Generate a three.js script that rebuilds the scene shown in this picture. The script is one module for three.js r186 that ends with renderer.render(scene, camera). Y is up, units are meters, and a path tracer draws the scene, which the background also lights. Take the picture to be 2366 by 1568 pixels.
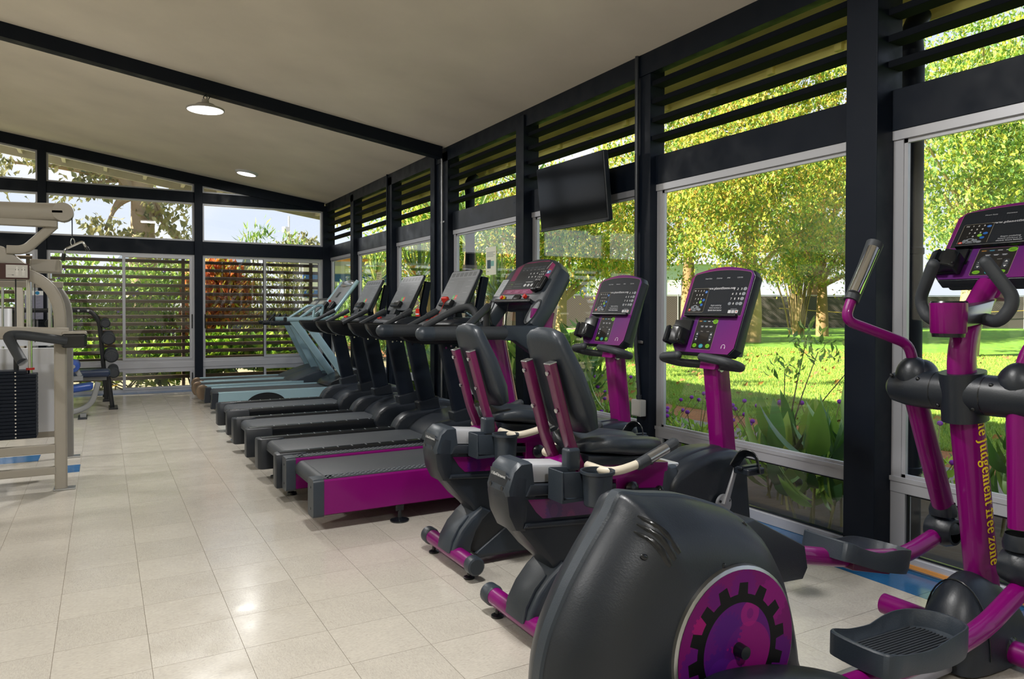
import * as THREE from 'three';
import { RoundedBoxGeometry } from 'three/addons/geometries/RoundedBoxGeometry.js';
import { mergeGeometries, toCreasedNormals } from 'three/addons/utils/BufferGeometryUtils.js';
import { RectAreaLightUniformsLib } from 'three/addons/lights/RectAreaLightUniformsLib.js';
import { FontLoader } from 'three/addons/loaders/FontLoader.js';
import { TextGeometry } from 'three/addons/geometries/TextGeometry.js';

// ---------- camera, sky, sun, exposure ----------
const scene = new THREE.Scene();
const camera = new THREE.PerspectiveCamera(2 * Math.atan(784 / 1673.4) * 180 / Math.PI, 2366 / 1568, 0.05, 400);
camera.position.set(0, 1.245, 0);
camera.rotation.set(-0.73 * Math.PI / 180, -29.47 * Math.PI / 180, 0.11 * Math.PI / 180, 'YXZ');
camera.setViewOffset(2366, 1568, 0, 47, 2366, 1568);   // shift lens: keeps the posts upright
const renderer = new THREE.WebGLRenderer({ antialias: true });
renderer.toneMapping = THREE.LinearToneMapping;
renderer.toneMappingExposure = 1.5;
renderer.shadowMap.enabled = true;
RectAreaLightUniformsLib.init();

function rng(seed) { let s = seed >>> 0; return () => { s = (s + 0x6d2b79f5) | 0; let t = Math.imul(s ^ (s >>> 15), 1 | s); t = (t + Math.imul(t ^ (t >>> 7), 61 | t)) ^ t; return ((t ^ (t >>> 14)) >>> 0) / 4294967296; }; }
const R0 = rng(7);
// value noise, tileable with period p
function noise2(seed) {
  const r = rng(seed), n = 256, tab = new Float32Array(n * n); for (let i = 0; i < n * n; i++) tab[i] = r();
  const sm = (t) => t * t * (3 - 2 * t);
  return (x, y, p = 256) => { const xi = Math.floor(x), yi = Math.floor(y), fx = sm(x - xi), fy = sm(y - yi), m = (v) => ((v % p) + p) % p, a = (i, j) => tab[m(xi + i) + n * m(yi + j)];
    return (a(0, 0) * (1 - fx) + a(1, 0) * fx) * (1 - fy) + (a(0, 1) * (1 - fx) + a(1, 1) * fx) * fy; };
}
const N1 = noise2(11), N2 = noise2(23);
{
  const w = 512, h = 256, d = new Float32Array(w * h * 4);
  for (let j = 0; j < h; j++) for (let i = 0; i < w; i++) {
    const el = (j + 0.5) / h * 180 - 90, t = Math.max(0, Math.min(1, el / 80)), k = Math.pow(t, 0.6);
    let c = [0.86 - 0.52 * k, 0.92 - 0.38 * k, 1.0 - 0.1 * k];
    if (el > -2) { const f = 1 / (0.25 + Math.max(0, Math.sin(el * Math.PI / 180)));
      const az = i / w * 2 * Math.PI, x = Math.cos(az) * f * 2.2 + 40, y = Math.sin(az) * f * 2.2 + 40;
      let cl = 0.55 * N1(x, y) + 0.3 * N1(x * 2.3, y * 2.3) + 0.15 * N1(x * 5, y * 5); cl = Math.max(0, Math.min(1, (cl - 0.42) * 4));
      c = c.map((v) => v * (1 - 0.8 * cl) + 1.02 * 0.8 * cl); }
    if (el < 0) { const g = Math.min(1, -el / 6); c = c.map((v, q) => v * (1 - g) + [0.16, 0.2, 0.1][q] * g); }
    d.set([c[0], c[1], c[2], 1], (j * w + i) * 4);
  }
  const sky = new THREE.DataTexture(d, w, h, THREE.RGBAFormat, THREE.FloatType);
  sky.mapping = THREE.EquirectangularReflectionMapping; sky.magFilter = THREE.LinearFilter; sky.minFilter = THREE.LinearFilter; sky.needsUpdate = true;
  scene.background = sky; scene.backgroundIntensity = 0.74;
}
const sun = new THREE.DirectionalLight(new THREE.Color(1, 0.92, 0.74), 13);
sun.position.set(-32, 24, -18); sun.target.position.set(8, 0, -10); scene.add(sun, sun.target);
sun.castShadow = true; Object.assign(sun.shadow.camera, { left: -45, right: 45, top: 45, bottom: -45, near: 1, far: 140 }); sun.shadow.mapSize.set(4096, 4096);

// ---------- naming ----------
const taken = new Map();
function numbered(n) { const b = n.replace(/_\d{3}$/, ''), k = taken.get(b) || 0; taken.set(b, k + 1); return k ? b + '_' + String(k).padStart(3, '0') : b; }
const shadow = (m) => { m.castShadow = m.receiveShadow = true; return m; };
function tag(o, label, category, group, kind) { o.userData.label = label; if (category) o.userData.category = category; if (group) o.userData.group = group; if (kind) o.userData.kind = kind; return o; }
function thing(name, label, category, p = [0, 0, 0], turn = 0, group) { const o = new THREE.Group(); o.name = numbered(name); o.position.set(...p); o.rotation.y = turn; scene.add(o); return tag(o, label, category, group); }
function copyOf(src, p, turn, label) { const c = src.clone(); c.name = numbered(src.name); c.userData = { ...src.userData }; if (label) c.userData.label = label; c.position.set(...p); c.rotation.y = turn; scene.add(c); return c; }

// ---------- geometry helpers ----------
const V = (x, y, z) => new THREE.Vector3(x, y, z);
function boxUV(g) {
  const p = g.attributes.position, uv = new Float32Array(p.count * 2), a = V(), b = V(), c = V(), n = V();
  for (let i = 0; i < p.count; i += 3) {
    a.fromBufferAttribute(p, i); b.fromBufferAttribute(p, i + 1); c.fromBufferAttribute(p, i + 2); n.crossVectors(b.clone().sub(a), c.clone().sub(a));
    const x = Math.abs(n.x), y = Math.abs(n.y), z = Math.abs(n.z);
    [a, b, c].forEach((v, k) => { const q = x > y && x > z ? [v.z, v.y] : y > z ? [v.x, v.z] : [v.x, v.y]; uv[(i + k) * 2] = q[0]; uv[(i + k) * 2 + 1] = q[1]; });
  }
  g.setAttribute('uv', new THREE.BufferAttribute(uv, 2)); return g;
}
function plain(g) {
  const keep = g.userData.keepUV; let o = g.index ? g.toNonIndexed() : g;
  for (const k of Object.keys(o.attributes)) if (!['position', 'normal', 'uv'].includes(k)) o.deleteAttribute(k);
  if (!o.attributes.normal) o.computeVertexNormals();
  if (!keep) boxUV(o);
  return o;
}
function merged(gs) { gs = [].concat(gs).flat(9).map(plain); return gs.length === 1 ? gs[0] : mergeGeometries(gs, false); }
function part(name, gs, mat, parent) { const m = shadow(new THREE.Mesh(merged(gs), mat)); m.name = parent ? name : numbered(name); (parent || scene).add(m); return m; }
function struct(name, gs, mat) { const m = part(name, gs, mat); m.userData.kind = 'structure'; return m; }
function item(name, label, category, gs, mat, group) { return tag(part(name, gs, mat), label, category, group); }
function tf(g, p = [0, 0, 0], r = [0, 0, 0], s = [1, 1, 1]) { const k = g.userData.keepUV; g.applyMatrix4(new THREE.Matrix4().compose(V(...p), new THREE.Quaternion().setFromEuler(new THREE.Euler(...r)), V(...s))); if (k) g.userData.keepUV = true; return g; }
function B(w, h, d, x = 0, y = 0, z = 0, bev = 0, r = [0, 0, 0]) { const g = bev ? new RoundedBoxGeometry(w, h, d, 2, Math.min(bev, w / 2.01, h / 2.01, d / 2.01)) : new THREE.BoxGeometry(w, h, d); return tf(g, [x, y, z], r); }
// box given by its two corners
const BB = (x0, x1, y0, y1, z0, z1, bev = 0) => B(Math.abs(x1 - x0), Math.abs(y1 - y0), Math.abs(z1 - z0), (x0 + x1) / 2, (y0 + y1) / 2, (z0 + z1) / 2, bev);
const circ = (r, n = 14, ry = r) => Array.from({ length: n }, (_, i) => [Math.cos(i / n * 2 * Math.PI) * r, Math.sin(i / n * 2 * Math.PI) * ry]);
function rrect(w, h, r, n = 3) { const o = []; for (const [sx, sy, a0] of [[1, 1, 0], [-1, 1, 90], [-1, -1, 180], [1, -1, 270]]) for (let i = 0; i <= n; i++) { const a = (a0 + i / n * 90) * Math.PI / 180; o.push([sx * (w / 2 - r) + Math.cos(a) * r, sy * (h / 2 - r) + Math.sin(a) * r]); } return o; }
// polyline with its corners rounded
function bend(pts, rad, n = 6) {
  const P = pts.map((p) => V(...p)), out = [P[0]];
  for (let i = 1; i < P.length - 1; i++) {
    const a = P[i - 1].clone().sub(P[i]), b = P[i + 1].clone().sub(P[i]), r = Math.min(Array.isArray(rad) ? rad[i - 1] : rad, a.length() * 0.48, b.length() * 0.48);
    const s = P[i].clone().addScaledVector(a.normalize(), r), e = P[i].clone().addScaledVector(b.normalize(), r);
    for (let k = 0; k <= n; k++) { const t = k / n; out.push(s.clone().multiplyScalar((1 - t) * (1 - t)).addScaledVector(P[i], 2 * t * (1 - t)).addScaledVector(e, t * t)); }
  }
  out.push(P[P.length - 1]); return out;
}
// profile [[u, v]...] carried along a path; u lies along "side"
function sweep(path, prof, { cap = true, scale = () => 1, side = null, crease = 0.7 } = {}) {
  const P = path.map((p) => p.isVector3 ? p : V(...p)), n = P.length, m = prof.length, pos = [], idx = [];
  let u = null;
  for (let i = 0; i < n; i++) {
    const t = P[Math.min(i + 1, n - 1)].clone().sub(P[Math.max(i - 1, 0)]).normalize();
    if (!u) { u = side ? V(...side) : Math.abs(t.y) > 0.9 ? V(1, 0, 0) : V(0, 1, 0).cross(t); }
    u = u.clone().addScaledVector(t, -u.dot(t)).normalize();
    const v = t.clone().cross(u), s = scale(i / (n - 1)), s2 = Array.isArray(s) ? s : [s, s];
    for (const q of prof) { const w = P[i].clone().addScaledVector(u, q[0] * s2[0]).addScaledVector(v, q[1] * s2[1]); pos.push(w.x, w.y, w.z); }
  }
  for (let i = 0; i < n - 1; i++) for (let j = 0; j < m; j++) { const a = i * m + j, b = i * m + (j + 1) % m, c = a + m, d = b + m; idx.push(a, b, d, a, d, c); }
  if (cap) for (const [base, flip] of [[0, 1], [(n - 1) * m, 0]]) { const k = pos.length / 3, c = V(); for (let j = 0; j < m; j++) c.add(V(pos[(base + j) * 3], pos[(base + j) * 3 + 1], pos[(base + j) * 3 + 2])); c.divideScalar(m); pos.push(c.x, c.y, c.z); for (let j = 0; j < m; j++) { const a = base + j, b = base + (j + 1) % m; flip ? idx.push(k, b, a) : idx.push(k, a, b); } }
  const g = new THREE.BufferGeometry(); g.setAttribute('position', new THREE.Float32BufferAttribute(pos, 3)); g.setIndex(idx);
  return toCreasedNormals(g, crease);
}
const tube = (pts, r, n = 12, o) => sweep(pts, circ(r, n), o);
const pipe = (pts, r, rad = 0.05, n = 12, o) => tube(bend(pts, rad), r, n, o);
// rounded-end tube
const dome = (t) => (t < 0.001 || t > 0.999 ? 0.55 : 1);
function ends(pts, r) { const P = pts.map((p) => p.isVector3 ? p : V(...p)); return [P[0], P[P.length - 1]].map((p) => tf(new THREE.SphereGeometry(r, 12, 8), [p.x, p.y, p.z])); }
const grip = (pts, r, rad = 0.05) => { const b = bend(pts, rad); return [tube(b, r, 14, { cap: false }), ...ends(b, r)]; };
const lathe = (pts, n = 28, p = [0, 0, 0], r = [0, 0, 0]) => tf(toCreasedNormals(new THREE.LatheGeometry(pts.map((q) => new THREE.Vector2(...q)), n), 0.6), p, r);
const cyl = (r, h, p = [0, 0, 0], r3 = [0, 0, 0], n = 24, r2 = r) => tf(new THREE.CylinderGeometry(r2, r, h, n), p, r3);
const shp = (pts) => new THREE.Shape(pts.map((q) => new THREE.Vector2(q[0], q[1])));
// smooth closed outline through points
function spl(pts, n = 60, closed = true, tension = 0.5) { return new THREE.CatmullRomCurve3(pts.map((q) => V(q[0], q[1], 0)), closed, 'catmullrom', tension).getPoints(n).slice(0, closed ? n : n + 1).map((v) => [v.x, v.y]); }
// outline in x, y given thickness along z (centred on z)
function ext(pts, depth, z = 0, bev = 0, holes = [], seg = 2) {
  const s = shp(pts); for (const h of holes) s.holes.push(new THREE.Path(h.map((q) => new THREE.Vector2(q[0], q[1]))));
  const g = new THREE.ExtrudeGeometry(s, { depth: Math.max(0.0005, depth - 2 * bev), bevelEnabled: bev > 0, bevelThickness: bev, bevelSize: bev, bevelOffset: -bev, bevelSegments: seg, curveSegments: 6 });
  g.translate(0, 0, z - (depth - 2 * bev) / 2); return toCreasedNormals(g, 0.6);
}
// rings of points joined into a closed skin
function loft(rings, crease = 0.8, cap = true) {
  const n = rings.length, m = rings[0].length, pos = rings.flat().flat(), idx = [];
  for (let i = 0; i < n - 1; i++) for (let j = 0; j < m; j++) { const a = i * m + j, b = i * m + (j + 1) % m, c = a + m, d = b + m; idx.push(a, b, d, a, d, c); }
  if (cap) for (const [base, flip] of [[0, 1], [(n - 1) * m, 0]]) { const k = pos.length / 3, c = [0, 0, 0]; for (let j = 0; j < m; j++) for (let q = 0; q < 3; q++) c[q] += pos[(base + j) * 3 + q] / m; pos.push(...c); for (let j = 0; j < m; j++) { const a = base + j, b = base + (j + 1) % m; flip ? idx.push(k, b, a) : idx.push(k, a, b); } }
  const g = new THREE.BufferGeometry(); g.setAttribute('position', new THREE.Float32BufferAttribute(pos, 3)); g.setIndex(idx); return toCreasedNormals(g, crease);
}
// flat printed face: outline in u, v with uv 0..1 over its bounds
function face(pts, p = [0, 0, 0], r = [0, 0, 0]) {
  const g = new THREE.ShapeGeometry(shp(pts), 8), q = g.attributes.position, xs = pts.map((a) => a[0]), ys = pts.map((a) => a[1]), x0 = Math.min(...xs), x1 = Math.max(...xs), y0 = Math.min(...ys), y1 = Math.max(...ys), uv = new Float32Array(q.count * 2);
  for (let i = 0; i < q.count; i++) { uv[2 * i] = (q.getX(i) - x0) / (x1 - x0); uv[2 * i + 1] = (q.getY(i) - y0) / (y1 - y0); }
  g.setAttribute('uv', new THREE.BufferAttribute(uv, 2)); g.userData.keepUV = true; return tf(g, p, r);
}

// ---------- textures and materials ----------
function canvasTex(w, h, draw, srgb = true, rep) { const c = document.createElement('canvas'); c.width = w; c.height = h; draw(c.getContext('2d'), w, h); const t = new THREE.CanvasTexture(c); if (srgb) t.colorSpace = THREE.SRGBColorSpace; if (rep) { t.wrapS = t.wrapT = THREE.RepeatWrapping; t.repeat.set(rep, rep); } return t; }
function dataTex(n, fn, srgb, rep = 1) { const d = new Uint8Array(n * n * 4); for (let j = 0; j < n; j++) for (let i = 0; i < n; i++) { const c = fn(i / n, j / n); const k = (j * n + i) * 4; for (let q = 0; q < 3; q++) d[k + q] = Math.max(0, Math.min(255, (Array.isArray(c) ? c[q] : c) * 255)); d[k + 3] = 255; } const t = new THREE.DataTexture(d, n, n); t.wrapS = t.wrapT = THREE.RepeatWrapping; t.repeat.set(rep, rep); t.magFilter = THREE.LinearFilter; t.minFilter = THREE.LinearMipmapLinearFilter; t.generateMipmaps = true; if (srgb) t.colorSpace = THREE.SRGBColorSpace; t.needsUpdate = true; return t; }
const fbm = (N, x, y, p, o = 4) => { let s = 0, a = 0.5, f = 1; for (let i = 0; i < o; i++) { s += a * N(x * f * p, y * f * p, p * f); a *= 0.5; f *= 2; } return s / (1 - Math.pow(0.5, o)); };
const grainBump = dataTex(128, (x, y) => N1(x * 64, y * 64, 64) * 0.6 + N2(x * 32, y * 32, 32) * 0.4, false, 9);
const blotch = dataTex(256, (x, y) => 0.35 + 0.45 * fbm(N1, x, y, 8), false, 1.1);
const std = (o) => new THREE.MeshPhysicalMaterial(o);
const hex = (h) => new THREE.Color(h);
const M = {
  plastic: std({ color: hex('#2a323b'), roughness: 0.42, bumpMap: grainBump, bumpScale: 0.00025 }),
  plasticDark: std({ color: hex('#181e26'), roughness: 0.4, bumpMap: grainBump, bumpScale: 0.0002 }),
  blackGloss: std({ color: hex('#14171b'), roughness: 0.25 }),
  navy: std({ color: hex('#0d1521'), roughness: 0.9, roughnessMap: blotch, specularIntensity: 0.4 }),
  railAlu: std({ color: hex('#b4b6bb'), roughness: 0.35, metalness: 0.2 }),
  louvre: std({ color: hex('#10141a'), roughness: 0.95, specularIntensity: 0.3 }),
  rubber: std({ color: hex('#2c3035'), roughness: 0.6, bumpMap: grainBump, bumpScale: 0.0003 }),
  belt: std({ color: hex('#3b3f44'), roughness: 0.55, bumpMap: grainBump, bumpScale: 0.0003 }),
  purple: std({ color: hex('#72005f'), roughness: 0.38, specularIntensity: 0.4, clearcoat: 0.35, clearcoatRoughness: 0.08 }),
  maroon: std({ color: hex('#5e0c42'), roughness: 0.35, clearcoat: 0.5, clearcoatRoughness: 0.2 }),
  chrome: std({ color: hex('#d0d2d4'), roughness: 0.12, metalness: 1 }),
  steel: std({ color: hex('#b4b6b8'), roughness: 0.3, metalness: 1 }),
  alu: std({ color: hex('#a9abb0'), roughness: 0.38, metalness: 0.75 }),
  frameAlu: std({ color: hex('#b3b4ba'), roughness: 0.42, metalness: 0.35 }),
  beige: std({ color: hex('#c9c0ae'), roughness: 0.4 }),
  blueMetal: std({ color: hex('#93b0bb'), roughness: 0.32, metalness: 0.35 }),
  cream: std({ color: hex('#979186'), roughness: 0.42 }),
  vinyl: std({ color: hex('#252c34'), roughness: 0.38, bumpMap: grainBump, bumpScale: 0.0003 }),
  blueVinyl: std({ color: hex('#1d3f86'), roughness: 0.35 }),
  white: std({ color: hex('#d4d6dc'), roughness: 0.5 }),
  red: std({ color: hex('#c8281c'), roughness: 0.35 }),
  yellow: std({ color: hex('#e8c21c'), roughness: 0.4 }),
  greenPaint: std({ color: hex('#4c9a3c'), roughness: 0.4 }),
  lens: new THREE.MeshStandardMaterial({ color: 0xffffff, emissive: new THREE.Color(1, 0.98, 0.95), emissiveIntensity: 2, roughness: 0.6 }),
  glass: std({ color: 0xffffff, roughness: 0.0, transmission: 1, thickness: 0, ior: 1.5 }),
};
// ================= the room =================
const XW = 3.385, ZB = -12.25, ceilY = (x) => 3.034 - 0.1474 * (x - 3.3), slope = Math.atan(0.1474);
{ // floor tiles
  const tileTex = (seed, base, fleck, ang) => { const Na = noise2(seed), Nb = noise2(seed + 1); return dataTex(256, (x, y) => {
    const u = ang ? y : x, v = ang ? x : y, s = Na(u * 24, v * 128, 256), s2 = Nb(u * 40, v * 110, 256), cl = fbm(Na, x, y, 4, 3);
    let k = 0.94 + 0.035 * (cl - 0.5) + 0.05 * (s2 - 0.5); const dark = Math.max(0, (s - 0.8) * 5) * 0.14, lite = 0.02 * (s2 - 0.5);
    return base.map((b, q) => b * (k + lite) * (1 - dark) + fleck[q] * dark * 0.55); }, true); };
  const cream = [0.77, 0.745, 0.7], mk = [];
  const gl = dataTex(256, (x, y) => 0.15 + 0.13 * Math.pow(fbm(N2, x, y, 3, 3), 1.4), false);
  const und = dataTex(128, (x, y) => fbm(N1, x, y, 3, 2), false);
  for (let i = 0; i < 8; i++) mk.push(std({ map: tileTex(100 + i * 7, cream.map((c) => c * [1, 0.99, 1.005, 0.982][i % 4]), [0.38, 0.33, 0.28], i % 2), roughness: 1, roughnessMap: gl, bumpMap: und, bumpScale: 0.00012 }));
  const blue = [0, 1].map((i) => std({ map: tileTex(300 + i * 7, [0.17, 0.4, 0.6], [0.09, 0.24, 0.45], i), roughness: 0.8, roughnessMap: gl }));
  const grout = new THREE.MeshStandardMaterial({ color: hex('#7d7263'), roughness: 0.9 });
  const floor = struct('floor', BB(-4.2, 3.44, -0.2, -0.0022, -12.4, 3.2), grout);
  const S = 0.305, gx = -0.161, gz = -6.445, gap = 0.0016, cells = [];
  const xs = [], zs = [];
  for (let k = -13; k <= 11; k++) { const a = gx + S * k, b = Math.min(a + S, 3.09); if (b - a > 0.02) xs.push([a, b]); } xs.push([3.09, 3.385]);
  zs.push([-12.25, -12.0]); for (let k = -19; k <= 31; k++) { const a = Math.max(gz + S * k, -12.0), b = Math.min(gz + S * (k + 1), 3.0); if (b - a > 0.02) zs.push([a, b]); }
  const r = rng(55);
  const pv = V(), proj = (x, z) => { pv.set(x, 0, z); camera.updateMatrixWorld(); pv.project(camera); return pv; };
  camera.updateProjectionMatrix();
  for (const [i, [x0, x1]] of xs.entries()) for (const [j, [z0, z1]] of zs.entries()) {
    const cx = (x0 + x1) / 2, cz = (z0 + z1) / 2, v = proj(cx, cz), inv = cz < -0.6 && Math.abs(v.x) < 1.15 && Math.abs(v.y) < 1.2 && v.z < 1, rowK = Math.round((z0 - gz) / S), colK = Math.round((x0 - gx) / S);
    const isBlue = x1 > 3.3 || z1 < -11.9 || (rowK === -1 && colK === -1) || (rowK === -3 && ((colK <= -2 && colK >= -4) || colK >= 4 && colK < 8)) ;
    cells.push({ x0, x1, z0, z1, cx, cz, isBlue, d: inv ? Math.hypot(cx, cz) : 1e3 + Math.hypot(cx, cz), m: isBlue ? blue[(i + j) % 2] : mk[((i + j) % 2) + 2 * Math.floor(r() * 4)] });
  }
  cells.sort((a, b) => a.d - b.d);
  const rest = new Map();
  cells.forEach((c, n) => {
    const w = c.x1 - c.x0 - gap, d = c.z1 - c.z0 - gap, g = tf(new THREE.BoxGeometry(w, 0.004, d), [c.cx, -0.002, c.cz]);
    const q = g.attributes.position, nn = g.attributes.normal, uv = new Float32Array(q.count * 2), ox = (n * 0.37) % 1, oz = (n * 0.61) % 1; for (let i = 0; i < q.count; i++) { uv[2 * i] = (q.getX(i) - c.x0) / S + ox; uv[2 * i + 1] = (q.getZ(i) - c.z0) / S + oz; } g.setAttribute('uv', new THREE.BufferAttribute(uv, 2)); g.userData.keepUV = true;
    if (n < 296) part(c.isBlue ? 'blue_tile' : 'tile', g, c.m, floor);
    else { if (!rest.has(c.m)) rest.set(c.m, []); rest.get(c.m).push(g); }
  });
  const mats = [...rest.keys()], gs = mats.map((m) => merged(rest.get(m))), all = mergeGeometries(gs, true), far = shadow(new THREE.Mesh(all, mats)); far.name = 'far_tiles'; far.userData.kind = 'stuff'; floor.add(far);
}
{ // ceiling, roof, walls out of view
  const plaster = std({ color: hex('#f6ecdc'), roughness: 0.85, map: dataTex(256, (x, y) => 0.93 + 0.12 * (fbm(N2, x, y, 4, 5) - 0.5), true, 0.35), bumpMap: blotch, bumpScale: 0.002 });
  const slab = (x0, x1, z0, z1, t, lift) => { const y0 = ceilY(x0) + lift, y1 = ceilY(x1) + lift; return ext([[x0, y0], [x1, y1], [x1, y1 + t], [x0, y0 + t]], z1 - z0, (z0 + z1) / 2); };
  struct('ceiling', slab(-4.2, 3.44, -12.35, 3.2, 0.06, 0), plaster);
  struct('roof', slab(-4.4, 3.91, -13.34, 3.4, 0.08, 0.061), std({ color: hex('#7a7b78'), roughness: 0.8 }));
  const outer = std({ color: hex('#c9c4b4'), roughness: 0.8 });
  struct('wall_left', BB(-4.2, -4.0, 0, 4.3, -12.4, 3.2), outer);
  struct('wall_rear', ext([[-4.2, 0], [3.44, 0], [3.44, ceilY(3.44)], [-4.2, ceilY(-4.2)]], 0.2, 3.1), outer);
  struct('wall_foundation', [BB(3.3, 3.42, -0.4, -0.005, -12.4, 3.2), BB(-4.2, 3.42, -0.4, -0.005, -12.4, -12.2)], std({ color: hex('#77736c'), roughness: 0.9 }));
}
// ---- right wall: posts, transom beam, eave beam, louvres, windows ----
const posts = [[-12.36, -12.21, 3.24, 3.44], [-10.93, -10.66, 3.30, 3.44, 1], [-9.24, -9.02, 3.30, 3.44, 1], [-7.72, -7.62, 3.27, 3.44], [-7.46, -7.28, 3.30, 3.44], [-5.74, -5.6, 3.28, 3.44], [-4.05, -3.915, 3.31, 3.44], [-2.345, -2.177, 3.242, 3.44], [-0.6, -0.45, 3.26, 3.44], [1.1, 1.25, 3.26, 3.44], [2.85, 3.0, 3.26, 3.44]];
const zSpan = [[-12.21, -10.87], [-10.7, -9.19], [-9.05, -7.72], [-7.28, -5.74], [-5.6, -4.05], [-3.915, -2.345], [-2.177, -0.6], [-0.45, 1.1], [1.25, 2.85]];
{
  const pz = [[-12.36, -12.21, 3.24], [-10.87, -10.72, 3.3], [-9.19, -9.05, 3.3], [-7.72, -7.6, 3.28], [-7.45, -7.28, 3.3], [-5.74, -5.6, 3.28], [-4.05, -3.915, 3.31], [-2.345, -2.177, 3.242], [-0.6, -0.45, 3.26], [1.1, 1.25, 3.26], [2.85, 3.0, 3.26]];
  zSpan[1] = [-10.72, -9.19];
  pz.forEach(([z0, z1, x0], i) => struct('trim_' + (i + 1), BB(x0, 3.44, -0.002, 2.99, z0, z1, 0.004), M.navy));
  struct('trim_20', BB(3.31, 3.42, -0.002, 2.92, -7.6, -7.45), M.navy);
  struct('trim_21', ext([[3.3, 2.885], [3.37, 2.885], [3.37, ceilY(3.37)], [3.3, ceilY(3.3)]], 15.3, -4.65), M.navy);
}
const navyWorn = std({ color: hex('#1b212a'), roughness: 0.6, roughnessMap: blotch, map: dataTex(256, (x, y) => 0.75 + 0.35 * Math.pow(fbm(N1, x, y, 12, 4), 2), true, 0.8) });
zSpan.forEach(([z0, z1], i) => {
  const m = (z0 + z1) / 2, L = z1 - z0, wall = struct('wall_right_' + (i + 1), BB(3.36, 3.44, 2.12, 2.32, z0, z1, 0.003), i < 4 ? navyWorn : M.navy);
  for (const y of [2.437, 2.562, 2.69, 2.815]) part('louvre', B(0.105, 0.034, L, 3.375, y, m, 0.004), M.louvre, wall);
  // window: upper fixed pane, rail, lower pane
  const win = struct('window_' + (i + 1), [BB(3.365, 3.42, 2.075, 2.12, z0, z1), BB(3.365, 3.42, 0.36, 0.433, z0, z1, 0.004), BB(3.375, 3.42, 0.433, 2.075, z0, z0 + 0.05), BB(3.375, 3.42, 0.433, 2.075, z1 - 0.05, z1), BB(3.365, 3.42, 0, 0.06, z0, z1, 0.004), BB(3.37, 3.42, 0.06, 0.36, z0, z0 + 0.075), BB(3.37, 3.42, 0.06, 0.36, z1 - 0.075, z1)], M.frameAlu);
  part('window_stop', [BB(3.382, 3.402, 0.433, 0.45, z0 + 0.05, z1 - 0.05), BB(3.382, 3.402, 2.055, 2.075, z0 + 0.05, z1 - 0.05), BB(3.382, 3.402, 0.433, 2.075, z0 + 0.05, z0 + 0.068), BB(3.382, 3.402, 0.433, 2.075, z1 - 0.068, z1 - 0.05), BB(3.36, 3.375, 0.415, 0.437, z0, z1)], M.frameAlu, win);
  part('glazing_seal', [BB(3.384, 3.4, 0.062, 0.072, z0 + 0.075, z1 - 0.075), BB(3.384, 3.4, 0.35, 0.362, z0 + 0.075, z1 - 0.075), BB(3.384, 3.4, 0.06, 0.36, z0 + 0.072, z0 + 0.082), BB(3.384, 3.4, 0.06, 0.36, z1 - 0.082, z1 - 0.072)], M.blackGloss, win);
  part('pane', BB(3.39, 3.396, 0.44, 2.07, z0 + 0.055, z1 - 0.055), M.glass, win);
  part('pane', BB(3.39, 3.396, 0.065, 0.356, z0 + 0.077, z1 - 0.077), M.glass, win);
});
part('track_insert', BB(3.355, 3.364, 0.012, 0.03, -2.177, -0.6), std({ color: hex('#c98a45'), roughness: 0.6 }), scene.getObjectByName('window_7'));
// ---- ceiling beams ----
const beamAt = (z0, z1, depth) => ext([[-4.0, ceilY(-4.0) - depth], [3.26, ceilY(3.26) - depth], [3.26, ceilY(3.26) + 0.01], [-4.0, ceilY(-4.0) + 0.01]], z1 - z0, (z0 + z1) / 2);
struct('trim_30', beamAt(-7.45, -7.33, 0.125), M.navy);
struct('trim_31', beamAt(-2.33, -2.2, 0.125), M.navy);
struct('trim_32', beamAt(-12.34, -12.2, 0.15), M.navy);
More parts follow.
